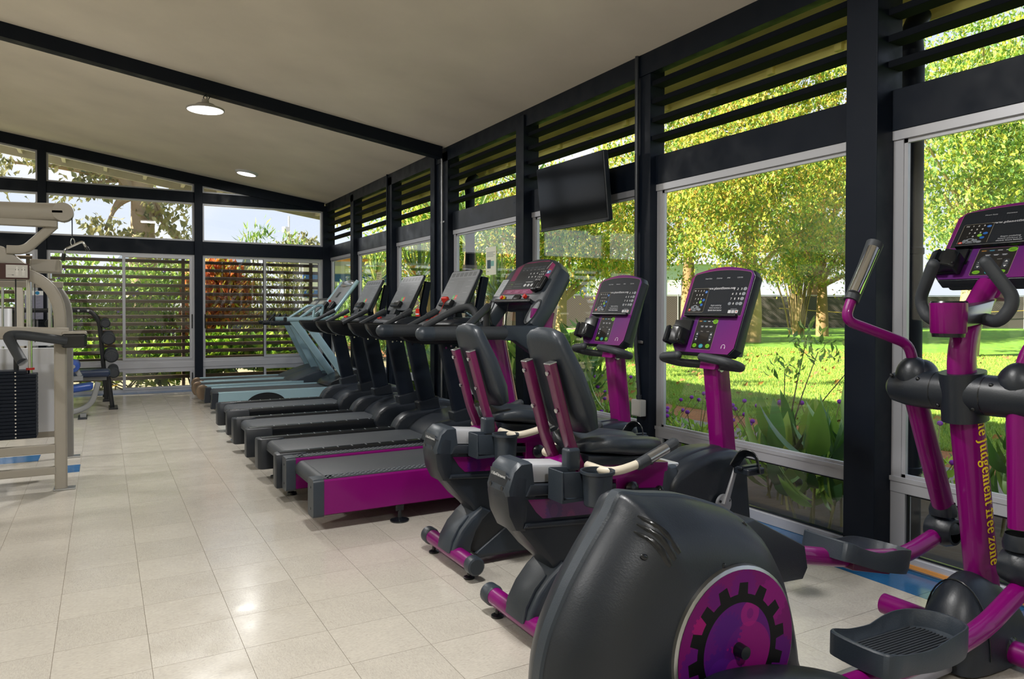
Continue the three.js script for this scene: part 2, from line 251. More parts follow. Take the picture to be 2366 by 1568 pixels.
// ---- back wall ----
{
  const bx = [[-3.9, -3.8], [-2.45, -2.35], [-0.795, -0.69], [1.243, 1.36]];
  bx.forEach(([a, b], i) => struct('trim_' + (40 + i), BB(a, b, -0.002, ceilY(b) - 0.12, -12.34, -12.19, 0.004), M.navy));
  const bays = [[-3.8, -2.45], [-2.35, -0.795], [-0.69, 1.243], [1.36, 3.24]];
  bays.forEach(([a, b], i) => {
    const w = struct('wall_back_' + (i + 1), [BB(a, b, 2.09, 2.3, -12.33, -12.22, 0.003), BB(a, b, 2.9, 3.06, -12.33, -12.22, 0.003)], M.navy);
    const F = M.frameAlu, zf = [-12.32, -12.245];
    const fr = (x0, x1, y0, y1, t) => [BB(x0, x1, y0, y0 + t, ...zf), BB(x0, x1, y1 - t, y1, ...zf), BB(x0, x0 + t, y0 + t, y1 - t, ...zf), BB(x1 - t, x1, y0 + t, y1 - t, ...zf)];
    const tr = struct('window_' + (20 + i), fr(a, b, 2.3, 2.9, 0.026), F); part('pane', BB(a + 0.02, b - 0.02, 2.32, 2.88, -12.29, -12.284), M.glass, tr);
    // sloping clerestory under the roof beam
    const lo = 3.06, yl = Math.max(lo, ceilY(a) - 0.15), bb = Math.min(b, 3.3 + (3.034 - 0.15 - lo) / 0.1474), yr = Math.max(lo, ceilY(bb) - 0.15), t = 0.024;
    const out = yr > lo + 0.02 ? [[a, lo], [bb, lo], [bb, yr], [a, yl]] : [[a, lo], [bb, lo], [a, yl]], inn = yr > lo + 0.02 ? [[a + t, lo + t], [bb - t, lo + t], [bb - t, yr - t], [a + t, yl - t]] : [[a + t, lo + t], [bb - t * 8, lo + t], [a + t, yl - t * 1.1]];
    const cw = struct('window_' + (30 + i), ext(out, 0.07, -12.28, 0, [inn]), F); part('pane', ext(inn, 0.006, -12.287), M.glass, cw);
    // sliding windows
    const mid = (a + b) / 2 - 0.0, sl = struct('window_' + (40 + i), [...fr(a, b, 0.44, 2.09, 0.04), BB(a, b, 0.35, 0.44, -12.34, -12.235, 0.004), ...fr(a, b, 0.0, 0.35, 0.04), BB(mid - 0.02, mid + 0.02, 0.48, 2.05, -12.31, -12.25), BB(mid - 0.02, mid + 0.02, 0.04, 0.31, -12.31, -12.25)], F);
    part('sash', [...fr(mid - 0.02, b - 0.035, 0.475, 2.055, 0.032), ...fr(mid - 0.02, b - 0.035, 0.035, 0.315, 0.03)].map((g) => g.translate(0, 0, 0.012)), F, sl);
    for (const x of [a + 0.035, b - 0.035]) part('pull', B(0.016, 0.22, 0.012, x, 1.06, -12.225, 0.004), M.blackGloss, sl);
    part('pull', B(0.016, 0.13, 0.012, b - 0.035, 0.2, -12.225, 0.004), M.blackGloss, sl);
    for (const [x0, x1] of [[a + 0.04, mid], [mid, b - 0.04]]) for (const [y0, y1] of [[0.48, 2.05], [0.04, 0.31]]) part('pane', BB(x0, x1, y0, y1, -12.29, -12.284), M.glass, sl);
  });
  // timber slat screen outside the sliding windows
  const tim = std({ color: hex('#4a3a2a'), roughness: 0.75, bumpMap: blotch, bumpScale: 0.002 });
  bays.slice(1).forEach(([a, b], i) => {
    const t = thing('slat_screen', ['dark timber slat screen outside the window behind the cable machine', 'dark timber slat screen outside the window behind the dumbbell rack', 'dark timber slat screen outside the corner window with red leaves behind'][i], 'slat screen', [0, 0, 0]);
    const ys = [1.985, 1.863, 1.739, 1.612, 1.487, 1.367, 1.247, 1.131, 1.02, 0.906, 0.8, 0.694, 0.587, 0.478, 0.315, 0.195];
    for (const y of ys) part('slat', B(b - a + 0.06, 0.042, 0.06, (a + b) / 2, y, -12.45, 0.004, [0.25, 0, 0]), tim, t);
    for (const x of [a - 0.03, b - 0.16]) part('batten', BB(x, x + 0.045, -0.1, 2.08, -12.53, -12.47), tim, t);
  });
}
// ---- roof overhang outside ----
{
  const sof = std({ color: hex('#fff48c'), roughness: 0.75, map: dataTex(256, (x, y) => 0.86 + 0.2 * (fbm(N1, x, y, 5, 4) - 0.35), true, 0.5) });  // pale yellow paint, its colour deepened to stand in for bounced light
  const white = std({ color: hex('#f6f1e6'), roughness: 0.7, map: dataTex(256, (x, y) => 0.9 + 0.16 * (fbm(N1, x, y, 6, 4) - 0.4), true, 0.7) });
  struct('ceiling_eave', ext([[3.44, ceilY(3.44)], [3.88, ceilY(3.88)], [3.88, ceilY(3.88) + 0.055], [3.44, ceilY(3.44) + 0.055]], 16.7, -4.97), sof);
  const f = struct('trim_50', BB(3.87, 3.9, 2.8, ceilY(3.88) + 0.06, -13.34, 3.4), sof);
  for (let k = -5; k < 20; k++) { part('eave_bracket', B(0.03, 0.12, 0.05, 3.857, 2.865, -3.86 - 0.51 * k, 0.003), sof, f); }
  struct('ceiling_gable', ext([[-4.2, ceilY(-4.2)], [3.44, ceilY(3.44)], [3.44, ceilY(3.44) + 0.055], [-4.2, ceilY(-4.2) + 0.055]], 0.98, -12.845), white);
  const g = struct('trim_51', ext([[-4.2, ceilY(-4.2) - 0.12], [3.9, ceilY(3.9) - 0.12], [3.9, ceilY(3.9) + 0.05], [-4.2, ceilY(-4.2) + 0.05]], 0.03, -13.32), white);
  for (let x = -3.9; x < 3.4; x += 0.56) part('lookout', ext([[x, ceilY(x) - 0.07], [x + 0.05, ceilY(x + 0.05) - 0.07], [x + 0.05, ceilY(x + 0.05)], [x, ceilY(x)]], 0.95, -12.83), white, g);
}
// ---- downpipes, conduits, switch box ----
function downpipe(z, label) { const t = thing('downpipe', label, 'pipe', [3.74, -0.1, z]); part('pipe', pipe([[0, 0, 0], [0, 2.68, 0], [-0.02, 2.8, 0], [0.06, 2.92, 0]], 0.056, 0.05, 20), M.navy, t); for (const y of [1.66, 0.5]) part('collar', lathe([[0.0565, -0.02], [0.062, -0.015], [0.062, 0.015], [0.0565, 0.02]], 24, [0, y, 0]), M.navy, t); }
downpipe(-2.31, 'dark round downpipe outside the window behind the elliptical trainer');
downpipe(-7.62, 'dark round downpipe outside beside the post with the white notice');
{
  const c1 = item('conduit', 'black conduit running down the post to the grey switch box', 'conduit', [pipe([[3.285, 3.03, -4.03], [3.285, 0.98, -4.03], [3.29, 0.86, -4.02], [3.292, 0.64, -4.0]], 0.014, 0.05), lathe([[0.016, 0], [0.02, 0.005], [0.02, 0.03], [0.016, 0.035]], 14, [3.292, 0.615, -4.0])], std({ color: hex('#2a2f36'), roughness: 0.3 }));
  part('saddle_clip', [B(0.012, 0.02, 0.06, 3.3, 1.02, -4.0, 0.003)], M.steel, c1);
  const c2 = item('conduit', 'thin pale conduit down the double post below the roof beam', 'conduit', pipe([[3.262, 3.035, -7.4], [3.262, 2.98, -7.4], [3.285, 2.92, -7.4], [3.285, 0, -7.4]], 0.011, 0.04), M.alu);
  part('saddle_clip', B(0.012, 0.02, 0.09, 3.295, 2.22, -7.4, 0.003), M.steel, c2);
  item('conduit', 'dark conduit on the thin post between two black treadmill consoles', 'conduit', pipe([[3.282, 3.03, -9.17], [3.282, 0, -9.17]], 0.014, 0.03), M.navy);
  const bx = thing('switch_box', 'small grey metal electrical box at the foot of the conduit', 'electrical box', [3.275, 0.56, -3.985]);
  part('body', B(0.055, 0.115, 0.1, 0, 0, 0, 0.006), std({ color: hex('#a7a6a2'), roughness: 0.45 }), bx); part('cover', B(0.004, 0.1, 0.086, -0.029, 0, 0, 0.0015), std({ color: hex('#b0aeaa'), roughness: 0.45 }), bx);
}
// ================= machines =================
const purpleWash = (c, w, h) => { const g = c.createLinearGradient(0, 0, w, h); g.addColorStop(0, '#8a1568'); g.addColorStop(0.5, '#5c1a78'); g.addColorStop(1, '#86157c'); c.fillStyle = g; c.fillRect(0, 0, w, h); };
function gearPath(c, x, y, r, n, dep, a0 = 0) { c.beginPath(); for (let i = 0; i < n; i++) for (const [f, rr] of [[0, r - dep], [0.22, r - dep], [0.3, r], [0.7, r], [0.78, r - dep]]) { const a = a0 + (i + f) / n * 2 * Math.PI; c.lineTo(x + Math.cos(a) * rr, y + Math.sin(a) * rr); } c.closePath(); }
const rr = (c, x, y, w, h, r, fill, line, lw = 2) => { c.beginPath(); c.roundRect(x, y, w, h, r); if (fill) { c.fillStyle = fill; c.fill(); } if (line) { c.strokeStyle = line; c.lineWidth = lw; c.stroke(); } };
const txt = (c, s, x, y, size, col, al = 'center', font = 'sans-serif', w = '') => { c.font = w + ' ' + size + 'px ' + font; c.fillStyle = col; c.textAlign = al; c.textBaseline = 'middle'; c.fillText(s, x, y); };
const dot = (c, x, y, rx, ry, col, line) => { c.beginPath(); c.ellipse(x, y, rx, ry, 0, 0, 7); c.fillStyle = col; c.fill(); if (line) { c.strokeStyle = line; c.lineWidth = 2; c.stroke(); } };
const consoleTex = canvasTex(1024, 1120, (c, w, h) => {
  purpleWash(c, w, h);
  c.beginPath(); c.moveTo(40, 640); c.lineTo(40, 130); c.quadraticCurveTo(44, 92, 90, 80); c.quadraticCurveTo(512, 2, 934, 80); c.quadraticCurveTo(980, 92, 984, 130); c.lineTo(984, 640); c.closePath(); c.fillStyle = '#1b2028'; c.fill(); c.strokeStyle = '#c06aa0'; c.lineWidth = 4; c.stroke();
  ['Heart Rate', 'Distance', 'RPM', 'Calories'].forEach((s, i) => txt(c, s, 300 + i * 180 - (i > 1 ? 30 : 0), 150, 24, '#d8dade'));
  rr(c, 250, 172, 560, 74, 4, '#161a20'); c.fillStyle = '#20252d'; for (let i = 0; i < 20; i++) c.fillRect(256 + i * 28, 176, 20, 66);
  txt(c, 'www.planetfitness.com', 560, 285, 38, '#e8e8ec', 'center', 'serif', 'bold');
  rr(c, 90, 280, 270, 316, 16, '#171512', '#b8b09a', 3);
  txt(c, 'TV', 128, 312, 28, '#e8e8e8', 'center', 'sans-serif', 'bold');
  ['1', '2', '3', '4', '5', '6', '7', '8', '9', '-', '0'].forEach((s, i) => { const r = Math.floor(i / 3), k = i % 3; txt(c, s, 180 + k * 50 - r * 6, 312 + r * 54, 30, '#f0f0f0', 'center', 'sans-serif', 'bold'); });
  dot(c, 326, 330, 22, 18, '#2c6fc4'); txt(c, 'VOL', 326, 330, 13, '#fff'); dot(c, 316, 436, 22, 18, '#2c6fc4'); dot(c, 300, 500, 22, 18, '#2c6fc4'); dot(c, 270, 462, 22, 22, '#8cc63f');
  dot(c, 200, 528, 40, 26, '#8f959c'); dot(c, 200, 528, 20, 13, '#171512'); dot(c, 150, 545, 18, 30, '#7f858c'); dot(c, 250, 545, 18, 30, '#7f858c'); dot(c, 200, 572, 34, 14, '#7f858c'); dot(c, 285, 562, 24, 18, '#8f959c'); dot(c, 118, 566, 20, 18, '#d8412c'); dot(c, 118, 566, 10, 9, '#f2c8c0');
  rr(c, 400, 320, 300, 150, 4, '#23282f'); c.strokeStyle = '#15181d'; c.lineWidth = 3; for (let i = 0; i <= 20; i++) { c.beginPath(); c.moveTo(400 + i * 15, 320); c.lineTo(400 + i * 15, 470); c.stroke(); } for (let i = 0; i <= 10; i++) { c.beginPath(); c.moveTo(400, 320 + i * 15); c.lineTo(700, 320 + i * 15); c.stroke(); }
  txt(c, 'Begin pedaling', 550, 508, 26, '#e0e2e6'); txt(c, 'Select workout or', 550, 540, 26, '#e0e2e6'); txt(c, 'Quick Start below', 550, 572, 26, '#e0e2e6', 'center', 'sans-serif', 'bold');
  ['1', '2', '3', '4', '5', '6', '7', '8', '9', '', '0', ''].forEach((s, i) => { const r = Math.floor(i / 3), k = i % 3, x = 770 + k * 58 - r * 4, y = 300 + r * 62; if (s) txt(c, s, x, y, 38, '#f4f4f4', 'center', 'sans-serif', 'bold'); else dot(c, x, y, 24, 20, '#8f949b'); });
  for (let r = 0; r < 4; r++) dot(c, 940 - r * 4, 300 + r * 62, 26, 20, '#9aa0a6', '#c8ccd0');
  txt(c, 'WORKS WITH', 850, 556, 16, '#d0d2d6'); rr(c, 770, 568, 46, 40, 4, '#e4e4e6'); rr(c, 824, 568, 46, 40, 4, '#c9ccd0'); rr(c, 878, 568, 46, 40, 4, '#dfe0e3'); dot(c, 901, 588, 9, 9, '#c03a30');
  // lower panel
  c.fillStyle = '#22262c'; c.fillRect(36, 664, 230, 240);
  rr(c, 330, 676, 330, 400, 18, '#1f1b18', '#b8a890', 3);
  [['#3a3126', '#d89a3a'], ['#1e2a36', '#59b6d6'], ['#23262c', '#d8d8d8'], ['#23262c', '#d8d8d8']].forEach(([f, s], i) => { dot(c, 376 + i * 70, 716, 32, 22, f); c.fillStyle = s; c.fillRect(356 + i * 70, 712, 40, 8); });
  dot(c, 622, 716, 40, 32, '#7fc224'); txt(c, 'QUICK', 622, 709, 15, '#12300a', 'center', 'sans-serif', 'bold'); txt(c, 'START', 622, 725, 15, '#12300a', 'center', 'sans-serif', 'bold');
  for (let i = 0; i < 3; i++) { dot(c, 424 + i * 72, 784, 34, 22, '#2a2b30'); c.fillStyle = '#c8cad0'; c.fillRect(402 + i * 72, 776, 44, 6); c.fillRect(408 + i * 72, 786, 32, 6); }
  for (const x of [376, 606]) { rr(c, x - 26, 850, 52, 132, 14, '#33383f'); c.fillStyle = '#f0f0f0'; c.beginPath(); c.moveTo(x, 866); c.lineTo(x + 14, 892); c.lineTo(x - 14, 892); c.fill(); c.beginPath(); c.moveTo(x, 966); c.lineTo(x + 14, 940); c.lineTo(x - 14, 940); c.fill(); txt(c, x < 500 ? 'TIME' : 'LEVEL', x, 916, 15, '#d8d8d8'); }
  rr(c, 430, 868, 128, 76, 4, '#2a241c'); txt(c, 'Time', 440, 846, 18, '#d0d0d0'); txt(c, 'Level', 540, 846, 18, '#d0d0d0');
  dot(c, 382, 1030, 34, 26, '#7fc224'); dot(c, 490, 1034, 34, 26, '#35a3b8'); dot(c, 598, 1030, 34, 26, '#7fc224'); txt(c, 'ENTER', 382, 1030, 14, '#12300a'); txt(c, 'CLEAR', 490, 1034, 14, '#eef'); txt(c, 'COOL', 598, 1030, 14, '#12300a');
  c.strokeStyle = '#e4d4e4'; c.lineWidth = 7; c.beginPath(); c.arc(850, 1030, 28, Math.PI * 0.9, Math.PI * 2.1); c.stroke(); c.fillStyle = '#e4d4e4'; c.fillRect(818, 1026, 12, 26); c.fillRect(870, 1026, 12, 26);
});
const consoleFace = std({ map: consoleTex, color: hex('#c4c4c4'), roughness: 0.5, specularIntensity: 0.4 });
// bike style console: local axes u = lateral (+z of the machine is the user's right), v up the face, w out of the face
function bikeConsole(parent, p, tilt, sw = 1, sh = 1) {
  const g = new THREE.Group(); g.name = 'console'; g.position.set(...p); g.rotation.set(0, -Math.PI / 2, 0); const k = new THREE.Group(); parent.add(g);
  const R = [-tilt, 0, 0], W = 0.19 * sw, H = 0.205 * sh;
  const out = (e) => { const w = W + e, o = [[-w + 0.025, -H - e], [w - 0.025, -H - e], [w, -H - e + 0.03], [w + 0.002, H - 0.045], [w - 0.02, H - 0.018 + e]]; for (let i = 1; i < 8; i++) { const t = i / 8; o.push([(w - 0.02) * (1 - 2 * t), H - 0.018 + e + 0.026 * Math.sin(Math.PI * t)]); } o.push([-w + 0.02, H - 0.018 + e], [-w - 0.002, H - 0.045], [-w, -H - e + 0.03]); return o; };
  const add = (n, gs, m) => part(n, [].concat(gs).map((q) => tf(q, [0, 0, 0], R)), m, g);
  add('housing', [ext(out(0.0), 0.05, -0.026, 0.008), tf(ext([[-W * 0.85, -H * 0.9], [W * 0.85, -H * 0.9], [W * 0.7, H * 0.8], [-W * 0.7, H * 0.8]], 0.05, -0.07, 0.015), [0, 0, 0])], M.plasticDark);
  add('control_panel', face(out(-0.004), [0, 0, 0.0015]), consoleFace);
  add('reading_ledge', B(W * 1.62, 0.014, 0.022, 0.006, -H * 0.14, 0.012, 0.005), M.blackGloss);
  add('bottle_holder', [ext([[-0.06, -0.06], [0.05, -0.06], [0.05, 0.055], [-0.06, 0.055]], 0.016, 0.006, 0.004).translate(-W * 0.75, -H * 0.52, 0), sweep(bend([[-0.05, -0.02, 0.01], [-0.05, -0.02, 0.06], [-0.012, -0.02, 0.075]], 0.02).map((v) => v.add(V(-W * 0.75, -H * 0.58, 0))), rrect(0.014, 0.075, 0.006), { side: [1, 0, 0] }), sweep(bend([[0.045, -0.02, 0.01], [0.045, -0.02, 0.06], [0.01, -0.02, 0.075]], 0.02).map((v) => v.add(V(-W * 0.75, -H * 0.58, 0))), rrect(0.014, 0.075, 0.006), { side: [1, 0, 0] }), B(0.1, 0.012, 0.06, -W * 0.75, -H * 0.8, 0.036, 0.005)], M.blackGloss);
  return g;
}
const gearStrip = canvasTex(1024, 128, (c, w, h) => { const g = c.createLinearGradient(0, 0, w, 0); g.addColorStop(0, '#8d1474'); g.addColorStop(0.35, '#7c1680'); g.addColorStop(1, '#4f1a7c'); c.fillStyle = g; c.fillRect(0, 0, w, h); c.globalAlpha = 0.55; for (const [x, y, r, col] of [[180, 60, 62, '#4a1a7e'], [300, 100, 34, '#c02a8a'], [470, 66, 44, '#b0208e'], [580, 60, 40, '#3f1c80'], [720, 70, 50, '#6a1c90'], [860, 40, 36, '#9a1c8c'], [60, 110, 40, '#a41c84']]) { gearPath(c, x, y, r, 22, 8); c.fillStyle = col; c.fill(); dot(c, x, y, r * 0.45, r * 0.45, '#8a1f86'); } });
const gearStripMat = std({ map: gearStrip, color: hex('#b4b4b4'), roughness: 0.3, clearcoat: 0.4 });
const capText = canvasTex(256, 96, (c, w, h) => { c.fillStyle = '#3a3f45'; c.fillRect(0, 0, w, h); txt(c, 'LifeFitness', w / 2, h / 2, 44, '#d6d8da', 'center', 'sans-serif', 'italic bold'); });
const capTextMat = std({ map: capText, roughness: 0.42 });

// ---------- recumbent bike: origin on the floor under the rear foot tube, +x forward ----------
function recumbent(p, label) {
  const t = thing('recumbent_bike', label, 'exercise bike', p, 0, 'purple recumbent bikes');
  const ft = part('rear_foot', tube([[-0.01, 0.075, -0.225], [-0.01, 0.075, 0.225]], 0.036, 20), M.purple, t);
  for (const s of [-1, 1]) { part('end_cap', lathe([[0, 0.05], [0.034, 0.05], [0.042, 0.044], [0.043, 0.0], [0.037, -0.012], [0, -0.012]], 24, [-0.01, 0.075, s * 0.235], [s * Math.PI / 2, 0, 0]), M.plastic, ft); part('levelling_foot', lathe([[0, 0.0], [0.026, 0], [0.026, 0.008], [0.01, 0.016], [0.008, 0.045], [0, 0.045]], 18, [-0.01, 0, s * 0.205]), M.blackGloss, ft); }
  // body: tail, rail, leg and brace
  part('body', [ext([[-0.1, 0.60], [-0.115, 0.53], [-0.095, 0.455], [-0.055, 0.41], [0.0, 0.345], [0.06, 0.29], [0.09, 0.25], [0.06, 0.09], [0.1, 0.05], [0.9, 0.03], [1.1, 0.06], [1.1, 0.5], [0.62, 0.49], [0.2, 0.53]], 0.15, 0, 0.02), ext([[-0.08, 0.66], [-0.118, 0.635], [-0.13, 0.56], [-0.12, 0.49], [-0.09, 0.43], [-0.04, 0.42], [-0.02, 0.64]], 0.17, 0, 0.025), ext([[-0.05, 0.56], [0.7, 0.505], [0.7, 0.53], [-0.03, 0.6]], 0.185, 0, 0.006), ext([[-0.06, 0.44], [0.62, 0.385], [0.62, 0.42], [-0.05, 0.46]], 0.18, 0, 0.01)], M.plasticDark, t);
  part('leg', [ext([[0.115, 0.29], [0.055, 0.245], [0.005, 0.19], [-0.03, 0.13], [-0.045, 0.075], [-0.035, 0.052], [0.04, 0.044], [0.055, 0.056], [0.062, 0.11], [0.085, 0.17], [0.125, 0.225], [0.17, 0.262]], 0.19, 0, 0.016, [], 3), ext([[-0.036, 0.08], [-0.02, 0.135], [0.015, 0.195], [0.06, 0.24], [0.05, 0.25], [0.0, 0.205], [-0.04, 0.14], [-0.052, 0.08]], 0.14, 0, 0.008)], M.plastic, t);
  part('brace', ext([[0.085, 0.062], [0.105, 0.036], [0.95, 0.02], [1.0, 0.1], [0.9, 0.24], [0.4, 0.235], [0.3, 0.2], [0.1, 0.075]], 0.172, 0, 0.014, [], 3), M.plastic, t);
  const cap = part('tail_cap', loft([[-0.082, 0.093], [0.082, 0.093]].length ? [-0.085, -0.07, 0.07, 0.085].map((z, i) => { const e = i % 3 ? 0.0 : -0.008; return [[-0.03 - e, 0.685 + e], [-0.075 - e, 0.685 + e], [-0.105 - e, 0.66 + e], [-0.128 - e, 0.585], [-0.125 - e, 0.56 - e], [-0.015 - e, 0.545 - e]].map(([x, y]) => [x, y, z]); }) : []), M.plastic, t);
  part('badge', face([[-0.06, -0.022], [0.06, -0.022], [0.06, 0.022], [-0.06, 0.022]], [-0.1195, 0.63, 0], [0, -Math.PI / 2, 0]).applyMatrix4(new THREE.Matrix4()), capTextMat, t);
  for (const z of [-0.045, 0.045]) part('bolt', cyl(0.009, 0.006, [-0.126, 0.59, z], [0, 0, Math.PI / 2]), M.blackGloss, t);
  part('side_decal', [1, -1].map((s) => face([[0.0, 0.49], [-0.035, 0.54], [0.62, 0.485], [0.62, 0.425], [0.03, 0.462]].map(([x, y]) => [x * 1, y]), [0, 0.003, s * 0.0765], [0, 0, 0])), gearStripMat, t);
  const rail = part('seat_rail', ext([[-0.03, 0.60], [0.72, 0.535], [0.72, 0.6], [-0.03, 0.672]], 0.125, 0, 0.012), M.railAlu, t);
  part('rail_slot', [ext([[0.14, 0.613], [0.36, 0.593], [0.36, 0.612], [0.14, 0.632]], 0.13, 0, 0.002)], M.blackGloss, rail);
  // carriage, seat, back
  part('carriage', [ext([[0.14, 0.60], [0.56, 0.555], [0.62, 0.5], [0.63, 0.62], [0.2, 0.665], [0.14, 0.655]], 0.19, 0, 0.008), BB(0.36, 0.62, 0.49, 0.585, 0.055, 0.095, 0.004)], M.purple, t);
  part('adjuster', [lathe([[0, 0], [0.03, 0.004], [0.034, 0.02], [0.02, 0.03], [0, 0.032]], 12, [0.42, 0.535, 0.1], [Math.PI / 2, 0, 0]), tube([[0.42, 0.53, 0.12], [0.55, 0.52, 0.13]], 0.012), tf(new THREE.SphereGeometry(0.02, 12, 8), [0.55, 0.52, 0.13])], M.blackGloss, t);
  const seat = []; for (const [x, w, yc, hh] of [[0.19, 0.08, 0.71, 0.012], [0.21, 0.14, 0.722, 0.026], [0.29, 0.175, 0.725, 0.036], [0.4, 0.172, 0.71, 0.04], [0.5, 0.14, 0.698, 0.04], [0.57, 0.115, 0.685, 0.04], [0.605, 0.085, 0.67, 0.02]]) { const r = []; for (let i = 0; i < 28; i++) { const a = i / 28 * 2 * Math.PI, cz = Math.cos(a), sy = Math.sin(a); r.push([x, yc + Math.sign(sy) * Math.pow(Math.abs(sy), 0.6) * hh + (sy > 0 ? -0.022 * Math.exp(-cz * cz * 18) + 0.012 * cz * cz : 0), Math.sign(cz) * Math.pow(Math.abs(cz), 0.7) * w]); } seat.push(r); }
  part('seat', loft(seat, 1.0), M.vinyl, t);
  part('seat_base', ext([[0.2, 0.655], [0.52, 0.625], [0.54, 0.66], [0.2, 0.695]], 0.26, 0, 0.01), M.plasticDark, t);
  const bk = []; for (const [s, w, th] of [[0, 0.11, 0.012], [0.015, 0.15, 0.03], [0.1, 0.162, 0.04], [0.25, 0.148, 0.037], [0.4, 0.122, 0.034], [0.43, 0.112, 0.028], [0.445, 0.086, 0.012]]) { const x = 0.205 - s * 0.3, y = 0.775 + s * 0.9, r = []; for (let i = 0; i < 28; i++) { const a = i / 28 * 2 * Math.PI, cz = Math.cos(a), sx = Math.sin(a), zz = Math.sign(cz) * Math.pow(Math.abs(cz), 0.55) * w, d = Math.sign(sx) * Math.pow(Math.abs(sx), 0.55) * th + (sx > 0 ? 0.03 * (zz / 0.18) * (zz / 0.18) : 0.02 * (zz / 0.18) * (zz / 0.18)); r.push([x + d * 0.95, y + d * 0.3 + (s > 0.39 ? -0.02 * (zz / 0.12) ** 2 : 0), zz]); } bk.push(r); }
  part('backrest', loft(bk.map((r) => r.slice().reverse()), 1.0), M.vinyl, t);
  for (const z of [-0.085, 0.085]) { const b = part('back_bar', sweep(bend([[0.055, 1.045, z], [0.145, 0.73, z], [0.2, 0.62, z]], 0.06), rrect(0.045, 0.034, 0.006), { side: [0, 0, 1] }), M.maroon, t); for (const s of [0.1, 0.55]) part('screw', cyl(0.009, 0.006, [0.055 + 0.09 * s - 0.022, 1.045 - 0.315 * s - 0.006, z], [0, 0, Math.PI / 2 + 0.28], 12), M.chrome, b); part('bar_cap', B(0.034, 0.006, 0.045, 0.055, 1.047, z, 0.002, [0, 0, 0.28]), M.steel, b); }
  // cup caddy on the near side
  const cd = part('caddy', [lathe([[0.046, 0], [0.05, 0.005], [0.055, 0.115], [0.064, 0.118], [0.064, 0.128], [0.057, 0.128], [0.05, 0.02], [0.0, 0.015]], 32, [0.165, 0.535, 0.235]), ext([[0.04, 0.57], [0.13, 0.56], [0.13, 0.655], [0.035, 0.662]], 0.006, 0.205, 0.002), ext([[0.04, 0.56], [0.15, 0.55], [0.15, 0.655], [0.035, 0.665]], 0.006, 0.115, 0.002), BB(0.03, 0.037, 0.555, 0.664, 0.112, 0.208, 0.003), BB(0.03, 0.15, 0.55, 0.562, 0.112, 0.208), BB(0.11, 0.17, 0.64, 0.725, 0.075, 0.125, 0.012)], M.plastic, t);
  // side handles
  for (const s of [-1, 1]) { part('side_handle', pipe([[0.2, 0.655, s * 0.12], [0.22, 0.645, s * 0.235], [0.34, 0.665, s * 0.245], [0.46, 0.705, s * 0.245]], 0.017, 0.07), M.beige, t); const g = part('hand_grip', grip([[0.35, 0.667, s * 0.245], [0.52, 0.73, s * 0.245]], 0.022), M.rubber, t); part('pulse_sensor', [tube([[0.39, 0.683, s * 0.245 + 0.0035 * s], [0.48, 0.717, s * 0.245 + 0.0035 * s]], 0.0205, 14)], M.steel, g); }
  // front shroud with post
  const sh = spl([[0.62, 0.5], [0.66, 0.565], [0.76, 0.61], [0.88, 0.635], [1.0, 0.635], [1.07, 0.6], [1.09, 0.45], [1.11, 0.25], [1.1, 0.06], [0.95, 0.03], [0.75, 0.1], [0.64, 0.3]], 56, true, 0.35);
  part('front_shroud', [ext(sh, 0.23, 0, 0.035, [], 4), ext(sh.map(([x, y]) => [0.86 + (x - 0.86) * 1.02, 0.35 + (y - 0.35) * 1.02]), 0.08, 0, 0.02, [], 3)], M.plasticDark, t);
  part('shroud_collar', ext([[0.58, 0.47], [0.6, 0.59], [0.68, 0.6], [0.7, 0.48]], 0.2, 0, 0.02), M.plastic, t);
  for (const s of [-1, 1]) part('screw', cyl(0.008, 0.004, [1.03, 0.58, s * 0.112], [Math.PI / 2, 0, 0], 10), M.blackGloss, t);
  part('front_foot', tube([[0.95, 0.05, -0.2], [0.95, 0.05, 0.2]], 0.036, 18), M.purple, t);
  const post = part('post', [sweep([[1.035, 0.6, 0], [0.985, 1.02, 0]], rrect(0.085, 0.082, 0.008), { side: [0, 0, 1] })], M.purple, t);
  part('handlebar_clamp', ext([[0.93, 0.985], [1.03, 0.975], [1.02, 1.06], [0.95, 1.065]], 0.1, 0, 0.01), M.purple, post);
  part('clamp_bolt', cyl(0.012, 0.012, [0.965, 0.985, 0.052], [Math.PI / 2, 0, 0], 12), M.steel, post);
  part('handlebar', grip([[0.83, 1.045, -0.075], [0.845, 1.03, -0.215], [0.95, 1.0, -0.2], [0.975, 1.0, -0.06], [0.975, 1.0, 0.06], [0.95, 1.0, 0.2], [0.845, 1.03, 0.215], [0.83, 1.045, 0.075]], 0.019, [0.05, 0.05, 0.04, 0.04, 0.05, 0.05].length ? 0.055 : 0), M.rubber, t);
  part('console_neck', ext([[0.97, 1.05], [1.03, 1.05], [1.06, 1.13], [1.0, 1.14]], 0.12, 0, 0.012), M.plasticDark, t);
  bikeConsole(t, [0.965, 1.245, 0], 0.37);
  // cranks and pedals
  for (const s of [-1, 1]) { const c = part('crank', [cyl(0.042, 0.012, [0.9, 0.42, s * 0.135], [Math.PI / 2, 0, 0], 24), sweep([[0.9, 0.42, s * 0.145], [0.9 + s * 0.055, 0.42 + s * 0.15, s * 0.15]], rrect(0.03, 0.014, 0.005), { side: [1, 0, 0], scale: (q) => 1 - 0.3 * q })], M.alu, t); for (const k of [0, 1, 2]) part('bolt', cyl(0.006, 0.004, [0.9 + Math.cos(k * 2.1 + 0.5) * 0.03, 0.42 + Math.sin(k * 2.1 + 0.5) * 0.03, s * 0.143], [Math.PI / 2, 0, 0], 10), M.blackGloss, c);
